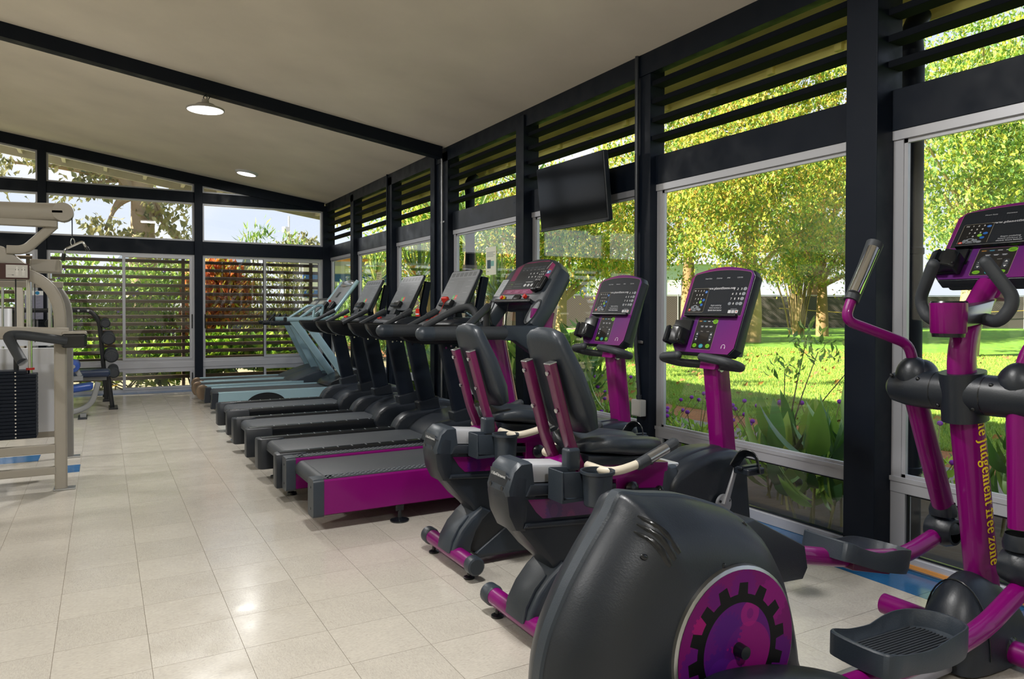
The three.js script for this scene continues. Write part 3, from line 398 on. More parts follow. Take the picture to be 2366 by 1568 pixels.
    const px = 0.9 + s * 0.055, py = 0.42 + s * 0.15; const pd = part('pedal', [B(0.1, 0.03, 0.085, px + 0.02, py, s * 0.205, 0.008), B(0.12, 0.012, 0.03, px + 0.02, py + 0.016, s * 0.205, 0.004)], M.plasticDark, t); part('pedal_strap', sweep(bend([[px - 0.03, py + 0.01, s * 0.165], [px + 0.01, py + 0.075, s * 0.18], [px + 0.03, py + 0.07, s * 0.235], [px + 0.03, py - 0.005, s * 0.252]], 0.05), rrect(0.055, 0.006, 0.002), { side: [1, 0, 0] }), M.blackGloss, pd); }
  return t;
}
const bike1 = recumbent([1.40, 0, -2.37], 'front purple and black recumbent bike beside the elliptical trainer, its whole console in clear view');
const bike2 = copyOf(bike1, [1.485, 0, -3.215], 0, 'second purple and black recumbent bike between the front bike and the purple treadmill');

// ---------- elliptical trainer: origin on the floor below the crank disc's middle line ----------
const gearDisc = canvasTex(1024, 1024, (c, w, h) => {
  const g = c.createRadialGradient(w * 0.5, h * 0.5, 40, w * 0.5, h * 0.5, 540); g.addColorStop(0, '#8e1080'); g.addColorStop(1, '#760a68'); c.fillStyle = g; c.fillRect(0, 0, w, h);
  c.globalAlpha = 0.5; for (const [x, y, r, col] of [[220, 330, 110, '#d0127a'], [160, 560, 150, '#4a1580'], [820, 250, 150, '#a01488'], [900, 620, 120, '#4a1484'], [80, 780, 130, '#c01484'], [560, 120, 120, '#6a1080'], [330, 140, 90, '#5a1078']]) { gearPath(c, x, y, r, 18, 14); c.fillStyle = col; c.fill(); } c.globalAlpha = 1;
  gearPath(c, 512, 512, 430, 14, 74, 0.12); c.fillStyle = '#0e0d0f'; c.fill(); dot(c, 512, 512, 300, 300, '#64127c');
  c.save(); c.beginPath(); c.arc(512, 512, 300, 0, 7); c.clip(); c.globalAlpha = 0.75; for (const [x, y, r, col, n] of [[600, 560, 210, '#a3127c', 0], [620, 300, 84, '#b01a86', 0], [360, 660, 190, '#4b1482', 20], [360, 660, 120, '#5c1a90', 0], [420, 380, 130, '#551480', 20], [470, 640, 70, '#9a1a8a', 0]]) { if (n) { gearPath(c, x, y, r, n, 22); c.fillStyle = col; c.fill(); } else dot(c, x, y, r, r, col); } dot(c, 620, 300, 30, 34, '#7a1278'); c.restore(); c.globalAlpha = 1;
  dot(c, 512, 512, 26, 26, '#c9c6cf'); dot(c, 512, 512, 17, 17, '#241626');
});
const ell = thing('elliptical_trainer', 'large purple and black elliptical trainer in the foreground with a gear disc', 'elliptical', [1.36, 0, -1.44]);
{
  const t = ell, P = (n, g, m) => part(n, g, m, t);
  // housing: bell shaped shell, thin rim and bulging sides (x is measured from the disc)
  const rim = spl([[-0.25, 0.795], [-0.18, 0.785], [-0.05, 0.765], [0.1, 0.715], [0.2, 0.65], [0.27, 0.55], [0.315, 0.42], [0.345, 0.28], [0.36, 0.05], [-0.48, 0.05], [-0.49, 0.25], [-0.48, 0.4], [-0.455, 0.49], [-0.405, 0.585], [-0.345, 0.67], [-0.285, 0.745]], 84, true, 0.35);
  const ring = (s, z, cx = -0.04, cy = 0.38) => rim.map(([x, y]) => [cx + (x - cx) * s, Math.max(0.03, cy + (y - cy) * s), z]);
  P('rear_housing', loft([ring(0.4, -0.156), ring(0.62, -0.152), ring(0.76, -0.138), ring(0.86, -0.112), ring(0.93, -0.078), ring(0.975, -0.04), ring(0.985, -0.02), ring(0.985, 0.02), ring(0.975, 0.04), ring(0.93, 0.078), ring(0.86, 0.112), ring(0.76, 0.138), ring(0.62, 0.152), ring(0.4, 0.156)], 1.0), M.plasticDark);
  P('rim_strip', loft([ring(0.985, -0.02), ring(1.0, -0.015), ring(1.0, 0.015), ring(0.985, 0.02)], 0.5), M.plastic);
  // vents, slotted into the bulge near the top
  const skin = [[0.4, 0.156], [0.62, 0.152], [0.76, 0.138], [0.86, 0.112], [0.93, 0.078], [0.975, 0.04], [1.2, 0.03]];
  const surfZ = (x, y) => { const a = Math.atan2(y - 0.38, x + 0.04); let best = 9, R = 1; for (const [p, q] of rim) { const d = Math.abs(Math.atan2(Math.sin(Math.atan2(q - 0.38, p + 0.04) - a), Math.cos(Math.atan2(q - 0.38, p + 0.04) - a))); if (d < best) { best = d; R = Math.hypot(p + 0.04, q - 0.38); } } const s = Math.hypot(x + 0.04, y - 0.38) / R; for (let k = 1; k < skin.length; k++) if (s < skin[k][0]) { const t = Math.max(0, (s - skin[k - 1][0]) / (skin[k][0] - skin[k - 1][0])); return skin[k - 1][1] + t * (skin[k][1] - skin[k - 1][1]); } return 0.03; };
  const vent = (pts) => sweep(spl(pts, 10, false).map(([x, y]) => V(x, y, surfZ(x, y) + 0.001)), circ(0.0022, 8, 0.0075), { side: [0, 0, 1], scale: (q) => 0.3 + 0.8 * Math.sqrt(Math.min(1, q * 1.3)) * (q > 0.97 ? 0.5 : 1) });
  for (const pts of [[[-0.245, 0.752], [-0.205, 0.722], [-0.17, 0.668]], [[-0.252, 0.735], [-0.215, 0.708], [-0.186, 0.656]], [[-0.26, 0.718], [-0.228, 0.694], [-0.2, 0.643]]]) P('vent', vent(pts), M.blackGloss);
  const dimple = (x, y, r, k = [1, 1, 0.4], rot = 0) => P('screw_recess', tf(new THREE.SphereGeometry(r, 14, 10), [x, y, surfZ(x, y)], [0, 0, rot], k), M.blackGloss);
  dimple(-0.255, 0.665, 0.011, [1.3, 0.7, 0.4], -0.5); dimple(-0.03, 0.615, 0.008); dimple(0.125, 0.675, 0.009, [0.6, 1.2, 0.5], 0.6);
  for (const s of [-1, 1]) {
    const d = P('crank_disc', lathe([[0, 0.016], [0.195, 0.016], [0.203, 0.012], [0.205, 0]], 64, [0, 0.41, s * 0.152], [s * Math.PI / 2, 0, 0]), M.steel);
    part('gear_print', tf(face(circ(0.195, 64)), [0, 0.41, s * 0.1695], [0, s > 0 ? 0 : Math.PI, 0]), std({ map: gearDisc, color: hex('#d8d8d8'), roughness: 0.5, specularIntensity: 0.4 }), d);
    part('crank_axle', lathe([[0, 0.03], [0.016, 0.03], [0.018, 0]], 18, [0, 0.41, s * 0.165], [s * Math.PI / 2, 0, 0]), M.blackGloss, d);
  }
  // link covers between the crank and the pedal bars
  const nearC = [[-0.24, 0.31], [-0.2, 0.405], [-0.1, 0.437], [0.05, 0.42], [0.2, 0.38], [0.33, 0.33], [0.42, 0.275], [0.41, 0.2], [0.25, 0.2], [-0.05, 0.26]];
  P('link_cover', ext(spl(nearC.map(([x, y]) => [x, y - 0.045]), 50, true, 0.4), 0.12, 0.24, 0.03, [], 4), M.plasticDark);
  P('link_cover', ext([[0.25, 0.575], [0.405, 0.595], [0.64, 0.475], [0.655, 0.4], [0.63, 0.365], [0.54, 0.37], [0.25, 0.44]], 0.1, -0.19, 0.012), M.plasticDark);
  // base
  P('base_rail', ext([[0.2, 0.01], [1.32, 0.01], [1.36, 0.03], [1.36, 0.09], [1.32, 0.1], [0.2, 0.1]], 0.09, 0, 0.01), std({ color: hex('#b9bac6'), roughness: 0.3, metalness: 0.5 }));
  const ff = P('front_foot', tube([[1.39, 0.06, -0.36], [1.39, 0.06, 0.36]], 0.04, 22), M.purple);
  P('rear_foot', tube([[-0.3, 0.05, -0.3], [-0.3, 0.05, 0.3]], 0.04, 22), M.purple);
  // front cover: rounded hood split by a seam
  const hood = (k) => { const out = []; for (const [x, h, w] of [[1.15, 0.03, 0.03], [1.155, 0.14, 0.075], [1.18, 0.22, 0.1], [1.25, 0.29, 0.115], [1.33, 0.315, 0.12], [1.42, 0.29, 0.12], [1.52, 0.22, 0.11], [1.6, 0.12, 0.09], [1.64, 0.02, 0.05]]) { const r = []; for (let i = 0; i <= 18; i++) { const a = i / 18 * Math.PI; r.push([x, Math.max(0.012, Math.pow(Math.sin(a), 0.75) * h), Math.cos(a) * w * k]); } out.push(r); } return out; };
  P('front_cover', loft(hood(1), 1.0), M.plasticDark);
  P('cover_seam', sweep(Array.from({ length: 19 }, (_, i) => { const a = (0.02 + i / 18 * 0.96) * Math.PI; return [1.255, 0.02 + Math.pow(Math.sin(a), 0.75) * 0.277, Math.cos(a) * 0.117]; }), circ(0.003, 6)), M.blackGloss);
  for (const s of [-1, 1]) P('tube_recess', tf(new THREE.SphereGeometry(0.05, 18, 12), [1.39, 0.065, s * 0.105], [0, 0, 0], [1, 1, 0.5]), M.blackGloss);
  P('pad', BB(1.33, 1.4, 0, 0.02, 0.02, 0.05, 0.004), M.blackGloss);
  // column with lettering
  const col = P('column', sweep([[1.43, 0.2, 0], [1.29, 0.97, 0]], circ(0.052, 30, 0.06), { side: [0, 0, 1] }), M.purple);
  P('upper_column', sweep(bend([[1.28, 0.97, 0], [1.27, 1.1, 0], [1.31, 1.2, 0], [1.44, 1.33, 0]], 0.12), circ(0.043, 24, 0.055), { side: [0, 0, 1], scale: (q) => 1 - 0.12 * q }), M.purple);
  const font = await new FontLoader().loadAsync('fonts/droid/droid_serif_bold.typeface.json');
  const tg = new TextGeometry('the judgement free zone', { font, size: 0.038, depth: 0.0012, curveSegments: 4 }); tg.computeBoundingBox(); const bbx = tg.boundingBox, tp = tg.attributes.position, L = 0.545 / (bbx.max.x - bbx.min.x);
  const ax = V(1.29, 0.97, 0), dn = V(1.43, 0.2, 0).sub(ax).normalize(), fw = V(0, 0, 1).cross(dn).normalize();   // runs down the column, wrapped on its near side
  for (let i = 0; i < tp.count; i++) { const s = (tp.getX(i) - bbx.min.x) * L + 0.09, hgt = (tp.getY(i) - 0.015), z = tp.getZ(i), a = -0.12 + hgt / 0.056; const q = ax.clone().addScaledVector(dn, s).addScaledVector(V(0, 0, 1), Math.cos(a) * (0.0525 + z)).addScaledVector(fw, Math.sin(a) * (0.0605 + z)); tp.setXYZ(i, q.x, q.y, q.z); }
  tg.computeVertexNormals(); part('lettering', tg, std({ color: hex('#f2d21a'), roughness: 0.4, emissive: hex('#000000') }), col);
  // pivot hub
  const hub = P('pivot_hub', [tf(lathe([[0, -0.275], [0.03, -0.272], [0.055, -0.25], [0.066, -0.2], [0.07, -0.12], [0.07, 0.12], [0.066, 0.2], [0.055, 0.25], [0.03, 0.272], [0, 0.275]], 32), [1.285, 0.955, 0], [Math.PI / 2, 0, 0]), sweep([[1.3, 0.86, 0], [1.28, 1.03, 0]], circ(0.07, 28, 0.085), { side: [0, 0, 1] }), ], M.plasticDark);
  for (const z of [-0.085, 0.085]) part('seam', lathe([[0.0705, -0.002], [0.0705, 0.002]], 32, [1.285, 0.955, z], [Math.PI / 2, 0, 0]), M.blackGloss, hub);
  for (const [z, a] of [[-0.235, 2.4], [-0.13, 2.5], [-0.06, 3.9], [0.06, 3.9], [0.12, 2.5], [0.235, 2.4]]) part('screw_recess', tf(new THREE.SphereGeometry(0.008, 10, 8), [1.285 + Math.cos(a) * 0.068, 0.955 + Math.sin(a) * 0.068, z]), M.blackGloss, hub);
  // moving arms: s = -1 far side (lower end forward), s = 1 near side
  for (const s of [-1, 1]) {
    const z = s * 0.18, k = s < 0 ? [1.52, 0.45] : [1.265, 0.5], up = s < 0 ? -1 : 1;
    P('pivot_boss', [tf(new THREE.SphereGeometry(0.062, 22, 16), [1.285, 1.0, z], [0, 0, 0], [1, 1.2, 1]), tf(new THREE.SphereGeometry(0.064, 22, 16), [1.305, 0.99, z - s * 0.025], [0, 0, 0], [1, 1.15, 0.8])], M.plasticDark);
    P('swing_arm', sweep([[1.285, 0.95, z], [k[0], k[1] + 0.03, s * 0.2]], circ(0.037, 20, 0.044), { side: [0, 0, 1] }), M.purple);
    const h = s < 0 ? [[1.285, 1.04, z], [1.27, 1.12, z - 0.01], [1.02, 1.21, z - 0.1], [1.06, 1.29, z - 0.1]] : [[1.285, 1.04, z], [1.31, 1.12, z + 0.01], [1.36, 1.24, z + 0.1], [1.4, 1.36, z + 0.1]];
    P('arm_handle', pipe(h, 0.019, 0.07, 16), M.purple);
    const e = h[3], g = P('hand_grip', sweep([[e[0] - 0.005, e[1] - 0.01, e[2]], [e[0] + 0.075, e[1] + 0.115, e[2]], [e[0] + 0.135, e[1] + 0.21, e[2]]], circ(0.027, 16), { scale: (q) => 1 + (q > 0.9 ? 0.15 : 0) }), M.rubber);
    part('pulse_sensor', sweep([[e[0] - 0.003, e[1] + 0.02, e[2] + 0.012], [e[0] + 0.108, e[1] + 0.19, e[2] + 0.012]], circ(0.0215, 14)), M.chrome, g);
    // lower joint, pedal bar and pedal
    const j = s < 0 ? [1.53, 0.43] : [1.255, 0.455];
    P('knuckle', [tf(lathe([[0.04, -0.055], [0.052, -0.05], [0.06, -0.02], [0.062, 0.02], [0.05, 0.05], [0.04, 0.052]], 26), [j[0], j[1] - 0.05, s * 0.205], [Math.PI / 2, 0, 0]), lathe([[0.048, -0.02], [0.05, 0.0], [0.042, 0.03]], 24, [j[0] - 0.005, j[1] + 0.03, s * 0.203]), tf(new THREE.SphereGeometry(0.06, 20, 14, 0, Math.PI * 2, 0, Math.PI * 0.55), [j[0], j[1] - 0.045, s * 0.205], [0, 0, 0], [1, 1, 0.95])], M.plasticDark);
    const bar = s < 0 ? [[j[0], j[1] - 0.06, s * 0.21], [1.28, 0.31, s * 0.215], [0.95, 0.36, s * 0.215], [0.55, 0.45, s * 0.2]] : [[j[0] + 0.03, j[1] - 0.1, s * 0.21], [1.02, 0.255, s * 0.21], [0.8, 0.23, s * 0.21], [0.34, 0.25, s * 0.22]];
    P('pedal_bar', pipe(bar, 0.031, 0.09, 18), M.purple);
    // pedal: tray with raised rim, ribbed floor
    const pg = new THREE.Group(); pg.name = 'pedal'; t.add(pg); pg.position.set(...(s < 0 ? [1.03, 0.355, s * 0.215] : [0.63, 0.285, s * 0.205])); pg.rotation.z = s < 0 ? -0.24 : -0.03;
    const o = spl([[-0.215, -0.085], [-0.12, -0.095], [0.05, -0.1], [0.15, -0.085], [0.2, -0.04], [0.21, 0.02], [0.18, 0.075], [0.08, 0.095], [-0.1, 0.09], [-0.215, 0.08]], 64, true, 0.4);
    const hgt = (x) => { const q = Math.max(0, Math.min(1, (x + 0.2) / 0.4)); return 0.034 + 0.035 * Math.pow(Math.sin(Math.PI * Math.min(1, q * 1.25 + 0.12)), 2) * 0 + (q > 0.45 ? 0.022 * Math.sin(Math.min(1, (q - 0.45) / 0.35) * Math.PI / 2) : 0.034 * Math.pow(1 - q / 0.45, 2) * 0.6); };
    const ringP = (sc, y, top) => o.map(([x, z2]) => [x * sc, top ? hgt(x) + y : y, z2 * sc]);
    const bottom = o.map(([x, z2]) => [x * 0.97, -0.03 + 0.02 * Math.max(0, -x / 0.2), z2 * 0.97]);
    part('tray', loft([bottom, ringP(1, -0.01), ringP(1.0, -0.004, true), ringP(0.985, 0, true), ringP(0.955, 0, true), ringP(0.945, -0.004, true), ringP(0.9, 0.008), ringP(0.86, 0.003)].map((r) => r.slice().reverse()), 0.7), M.plastic, pg);
    const ribs = []; for (let i = 0; i < 15; i++) { const z2 = -0.075 + i * 0.0105, xe = 0.165 - 0.9 * Math.max(0, Math.abs(z2) - 0.05); ribs.push(B(xe + 0.17, 0.005, 0.0055, (xe - 0.17) / 2, 0.005, z2, 0.002)); }
    part('tread', ribs, M.rubber, pg);
    part('pedal_bracket', [BB(-0.1, 0.12, -0.045, -0.02, -0.045, 0.045, 0.004)], M.maroon, pg);
  }
  // console mast, fixed handles, cup holder
  P('console_mast', ext([[1.41, 1.29], [1.5, 1.28], [1.66, 1.45], [1.58, 1.5]], 0.09, 0, 0.01), M.purple);
  bikeConsole(t, [1.545, 1.505, 0.0], 0.64, 1.1, 0.88);
  for (const s of [-1, 1]) P('fixed_handle', grip([[1.33, 1.215, s * 0.05], [1.28, 1.205, s * 0.12], [1.29, 1.28, s * 0.165], [1.25, 1.41, s * 0.09]], 0.0215, 0.055), M.rubber);
  const cup = P('cup_holder', [lathe([[0.0, -0.055], [0.053, -0.055], [0.056, -0.05], [0.059, 0.05], [0.05, 0.05], [0.048, -0.04], [0, -0.042]], 36, [1.19, 1.222, 0])], M.purple);
  part('liner', [lathe([[0.05, -0.068], [0.052, -0.054], [0, -0.054], [0, -0.068]], 32, [1.19, 1.222, 0]), lathe([[0.05, 0.04], [0.059, 0.05], [0.056, 0.056], [0.047, 0.052], [0.045, 0.0]], 32, [1.19, 1.222, 0])], M.blackGloss, cup);
  P('accessory_tray', [ext([[1.2, 1.185], [1.35, 1.205], [1.39, 1.285], [1.2, 1.255]], 0.1, 0, 0.006)], M.steel);
}
// ================= treadmills (rear end at x = 0, user faces +x) =================
const tmFaceTex = canvasTex(768, 512, (c, w, h) => {
  c.fillStyle = '#5a5e63'; c.fillRect(0, 0, w, h); c.fillStyle = '#6c7075'; c.fillRect(0, 0, w, 90); for (let i = 0; i < 6; i++) rr(c, 40 + i * 118, 22, 92, 54, 6, '#43474c');
  c.fillStyle = '#4c5055'; c.fillRect(0, 400, w, 112); c.fillStyle = '#3d4146'; c.fillRect(0, 396, w, 6);
  for (let r = 0; r < 4; r++) for (let k = 0; k < 4; k++) { c.strokeStyle = '#3c4045'; c.lineWidth = 4; c.strokeRect(320 + k * 46, 140 + r * 40, 30, 26); }
  for (let r = 0; r < 9; r++) { c.fillStyle = r % 3 ? '#52565b' : '#7c8085'; c.fillRect(60, 130 + r * 26, 120 - (r % 4) * 18, 5); c.fillRect(580, 130 + r * 26, 120 - (r % 3) * 24, 5); }
  rr(c, 350, 318, 64, 58, 2, '#3f9a48'); rr(c, 414, 318, 64, 58, 2, '#c0372f'); txt(c, 'GO', 382, 347, 24, '#bfe0bf'); txt(c, 'STOP', 446, 347, 20, '#f0c8c0');
});
const tmFace = std({ map: tmFaceTex, roughness: 0.3 });
const stickMat = std({ color: hex('#c9342c'), roughness: 0.5 });
function blackTreadmill(p, label) {
  const t = thing('treadmill', label, 'treadmill', p, 0, 'black treadmills'), P = (n, g, m) => part(n, g, m, t);
  P('base_frame', BB(0.12, 1.9, 0.09, 0.24, -0.3, 0.3, 0.01), M.plasticDark);
  P('running_belt', [ext([[0.055, 0.215], [0.06, 0.26], [0.095, 0.283], [1.35, 0.283], [1.35, 0.27], [0.1, 0.265], [0.07, 0.2]], 0.52, 0, 0.003), cyl(0.045, 0.52, [0.1, 0.238, 0], [Math.PI / 2, 0, 0])], M.belt);
  for (const s of [-1, 1]) {
    const r = P('side_rail', [sweep([[0.03, 0.25, s * 0.315], [1.3, 0.25, s * 0.315]], rrect(0.1, 0.1, 0.025), { side: [0, 0, 1] }), BB(0.03, 1.9, 0.13, 0.215, s * 0.33 - 0.025, s * 0.33 + 0.025, 0.008)], M.blackGloss);
    part('end_cap', [tf(ext(spl([[0, 0], [0, 0.1], [0.02, 0.125], [0.06, 0.13], [0.16, 0.13], [0.2, 0.1], [0.2, 0]].map(([x, y]) => [x, y]), 30, true, 0.15), 0.225, 0, 0.012), [0, 0.1825, s * 0.38], [s * -Math.PI / 2, 0, 0]).applyMatrix4(new THREE.Matrix4())].map((g) => g), M.plasticDark, r);
    part('tick_marks', Array.from({ length: 10 }, (_, i) => BB(0.22 + i * 0.1, 0.226 + i * 0.1, 0.3, 0.3025, s * 0.3, s * 0.335)), M.alu, r);
  }
  P('rear_foot', [-1, 1].map((s) => lathe([[0, 0], [0.035, 0], [0.03, 0.015], [0.012, 0.02], [0.012, 0.13]], 18, [0.12, 0, s * 0.28])), M.blackGloss);
  const hood = P('motor_hood', [ext(spl([[1.16, 0.285], [1.25, 0.36], [1.42, 0.42], [1.65, 0.44], [1.85, 0.4], [1.95, 0.3], [1.96, 0.12], [1.2, 0.12]], 40, true, 0.3), 0.7, 0, 0.03)], M.plasticDark);
  for (const s of [-1, 1]) part('hood_cheek', ext(spl([[1.05, 0.29], [1.09, 0.36], [1.16, 0.405], [1.3, 0.425], [1.55, 0.43], [1.6, 0.3], [1.3, 0.2], [1.08, 0.22]], 36, true, 0.35), 0.13, s * 0.325, 0.025), M.plasticDark, hood);
  for (const s of [-1, 1]) {
    const u = P('upright', [sweep([[1.38, 0.4, s * 0.335], [1.235, 1.05, s * 0.335]], rrect(0.065, 0.14, 0.012), { side: [0, 0, 1] })], M.navy);
    part('collar', B(0.185, 0.1, 0.1, 1.365, 0.46, s * 0.335, 0.012, [0, 0, 0.22]), M.plasticDark, u);
    for (const [dx, dy] of [[-0.04, 0], [0, 0.012], [0.04, 0]]) part('bolt', cyl(0.008, 0.006, [1.255 + dx, 0.965 + dy, s * 0.335 + 0.035], [Math.PI / 2, 0, 0], 10), M.chrome, u);
    P('handrail', ext([[0.83, 1.13], [0.845, 1.085], [0.885, 1.035], [0.95, 1.005], [1.05, 0.993], [1.62, 0.985], [1.72, 1.03], [1.72, 1.13]], 0.075, s * 0.335, 0.012), M.blackGloss);
    P('hand_grip', [pipe([[0.96, 1.12, s * 0.26], [1.17, 1.225, s * 0.26]], 0.019, 0.02), cyl(0.024, 0.09, [1.15, 1.215, s * 0.26], [0, 0, -1.107])], M.rubber);
  }
  const tr = P('console_tray', [ext(spl([[1.25, 1.1], [1.3, 1.16], [1.5, 1.185], [1.62, 1.16], [1.68, 1.1], [1.5, 1.06], [1.3, 1.06]], 30, true, 0.4), 0.62, 0, 0.03)], M.plasticDark);
  for (const s of [-1, 1]) part('cup_recess', lathe([[0.055, 0], [0.06, 0.008], [0.066, 0.01], [0.066, 0]], 24, [1.42, 1.17, s * 0.2]), M.blackGloss, tr);
  part('stop_button', lathe([[0, 0.02], [0.02, 0.018], [0.024, 0.008], [0.024, 0]], 18, [1.31, 1.16, -0.235]), M.red, tr);
  // screen: tilted slab on a bracket
  const cg = new THREE.Group(); cg.name = 'console'; cg.position.set(1.475, 1.4, 0); cg.rotation.set(0, -Math.PI / 2, 0); t.add(cg);
  const A = (n, g, m) => part(n, [].concat(g).map((q) => tf(q, [0, 0, 0], [-0.48, 0, 0])), m, cg);
  A('housing', [ext(rrect(0.52, 0.37, 0.025, 4), 0.028, -0.015, 0.006), ext([[-0.2, -0.17], [0.2, -0.17], [0.16, 0.12], [-0.16, 0.12]], 0.05, -0.05, 0.012)], M.plasticDark);
  A('screen_face', face(rrect(0.505, 0.355, 0.02, 4), [0, 0, 0.0005]), tmFace);
  A('reading_ledge', [ext([[-0.13, -0.155], [0.07, -0.155], [0.075, -0.1], [-0.12, -0.105]], 0.04, 0.022, 0.008)], M.blackGloss);
  A('neck', [BB(-0.07, 0.05, -0.24, -0.18, -0.03, 0.03, 0.008), BB(-0.13, 0.13, -0.3, -0.235, -0.05, 0.03, 0.01)], M.plasticDark);
  for (const s of [-1, 1]) P('bracket', sweep([[1.6, 1.1, s * 0.2], [1.57, 1.25, s * 0.2], [1.62, 1.5, s * 0.2]], rrect(0.05, 0.06, 0.01), { side: [0, 0, 1] }), M.navy);
  return t;
}
const tb1 = blackTreadmill([0.985, 0, -5.25], 'black treadmill next to the purple treadmill, red safety key on its console');
const tb2 = copyOf(tb1, [0.985, 0, -6.385], 0, 'middle one of the three black treadmills, red lettering on the side of its deck');
const tb3 = copyOf(tb1, [1.005, 0, -7.55], 0, 'last black treadmill, standing next to the light blue treadmills');
// things left on the black treadmills
{
  const k = item('safety_key', 'red safety key with its cord on the console nearest the purple treadmill', 'safety key', B(0.03, 0.05, 0.07, 2.37, 1.325, -5.27, 0.012, [0, 0.4, 0.5]), M.red);
  part('cord', tube(bend([[2.36, 1.31, -5.26], [2.33, 1.22, -5.29], [2.3, 1.12 + 0.06, -5.36], [2.26, 1.165, -5.42]], 0.04), 0.0025, 6), stickMat, k);
  const w = item('tag', 'red and white tag hanging behind the last black treadmill', 'tag', B(0.012, 0.13, 0.1, 2.83, 1.19, -6.98, 0.002), M.red);
  for (let i = 0; i < 3; i++) part('stripe', B(0.002, 0.014, 0.09, 2.823, 1.2 - i * 0.03, -6.98), M.white, w);
  part('hanger', tube([[2.83, 1.25, -6.98], [2.83, 1.3, -6.98]], 0.004, 6), M.red, w);
  // red lettering low on the near flank of the middle deck, too cropped to read: plain strokes
  part('deck_lettering', [[0, 0.05], [0.07, 0.06], [0.16, 0.1], [0.28, 0.03], [0.33, 0.12], [0.46, 0.05], [0.53, 0.09]].map(([x, w]) => BB(0.34 + x, 0.34 + x + w, 0.15, 0.195, 0.354, 0.357)), stickMat, tb2);
}
// ---------- purple treadmill ----------
const t1Tex = canvasTex(1024, 640, (c, w, h) => {
  c.fillStyle = '#2d3238'; c.fillRect(0, 0, w, h); const g = c.createLinearGradient(0, 0, w, h); g.addColorStop(0, '#6a2246'); g.addColorStop(1, '#8a1a5c');
  c.fillStyle = g; c.beginPath(); c.moveTo(40, 40); c.lineTo(w - 40, 40); c.lineTo(w - 40, 470); c.lineTo(w - 150, 470); c.lineTo(w - 150, 80); c.quadraticCurveTo(w / 2, 10, 180, 110); c.lineTo(180, 380); c.lineTo(60, 380); c.closePath(); c.fill(); c.fillStyle = g; c.fillRect(60, 540, w - 260, 84);
  rr(c, 190, 60, w - 350, 480, 30, '#23272d'); rr(c, 60, 390, 150, 150, 8, '#2a2622');
  ['Time', 'Pace', 'Speed', 'Incline', 'Calories', 'Heart Rate'].forEach((s, i) => { txt(c, s, 260 + i * 95, 190, 18, '#b9bcc0'); c.fillStyle = '#3b4048'; c.fillRect(225 + i * 95, 135, 76, 36); });
  rr(c, 220, 230, 220, 150, 4, '#1a1d22'); for (let r = 0; r < 2; r++) for (let k = 0; k < 3; k++) { c.fillStyle = '#e4e6e8'; c.beginPath(); const x = 500 + k * 80, y = 260 + r * 62, d = r ? 1 : -1; c.moveTo(x, y + d * 20); c.lineTo(x - 11, y - d * 10); c.lineTo(x + 11, y - d * 10); c.fill(); }
  for (let r = 0; r < 4; r++) for (let k = 0; k < 3; k++) txt(c, String((r * 3 + k + 1) % 10), 740 + k * 42 - r * 5, 240 + r * 46, 34, '#f0f0f0', 'center', 'sans-serif', 'bold');
  for (let k = 0; k < 3; k++) dot(c, 520 + k * 86, 470, 30, 26, '#c4c7ca', '#4a4e54'); c.fillStyle = '#c8cacd'; c.fillRect(500, 410, 170, 8);
  for (let r = 0; r < 4; r++) for (let k = 0; k < 5; k++) dot(c, 84 + k * 28, 410 + r * 34, 9, 8, r === 1 && k === 3 ? '#7fd02a' : '#5c6066'); for (let r = 0; r < 2; r++) for (let k = 0; k < 5; k++) dot(c, 260 + k * 40, 440 + r * 46, 12, 9, '#585c62');
  for (let k = 0; k < 3; k++) { c.strokeStyle = '#c490b0'; c.lineWidth = 3; c.strokeRect(150 + k * 200, 556, 170, 52); c.fillStyle = '#c79ab6'; c.fillRect(164 + k * 200, 570, 120, 6); c.fillRect(164 + k * 200, 588, 90, 6); }
  rr(c, w - 140, 230, 84, 50, 4, '#4aa0c0'); c.fillStyle = '#e8e0ea'; c.fillRect(w - 128, 244, 30, 24); c.fillStyle = '#2a3f88'; c.fillRect(w - 90, 244, 26, 24); c.fillStyle = '#d89a30'; c.fillRect(w - 134, 208, 60, 8);
  c.save(); c.translate(w - 175, 130); c.rotate(-1.2); txt(c, 'LifeFitness', 0, 0, 26, '#d8d8dc', 'center', 'sans-serif', 'italic bold'); c.restore();
});
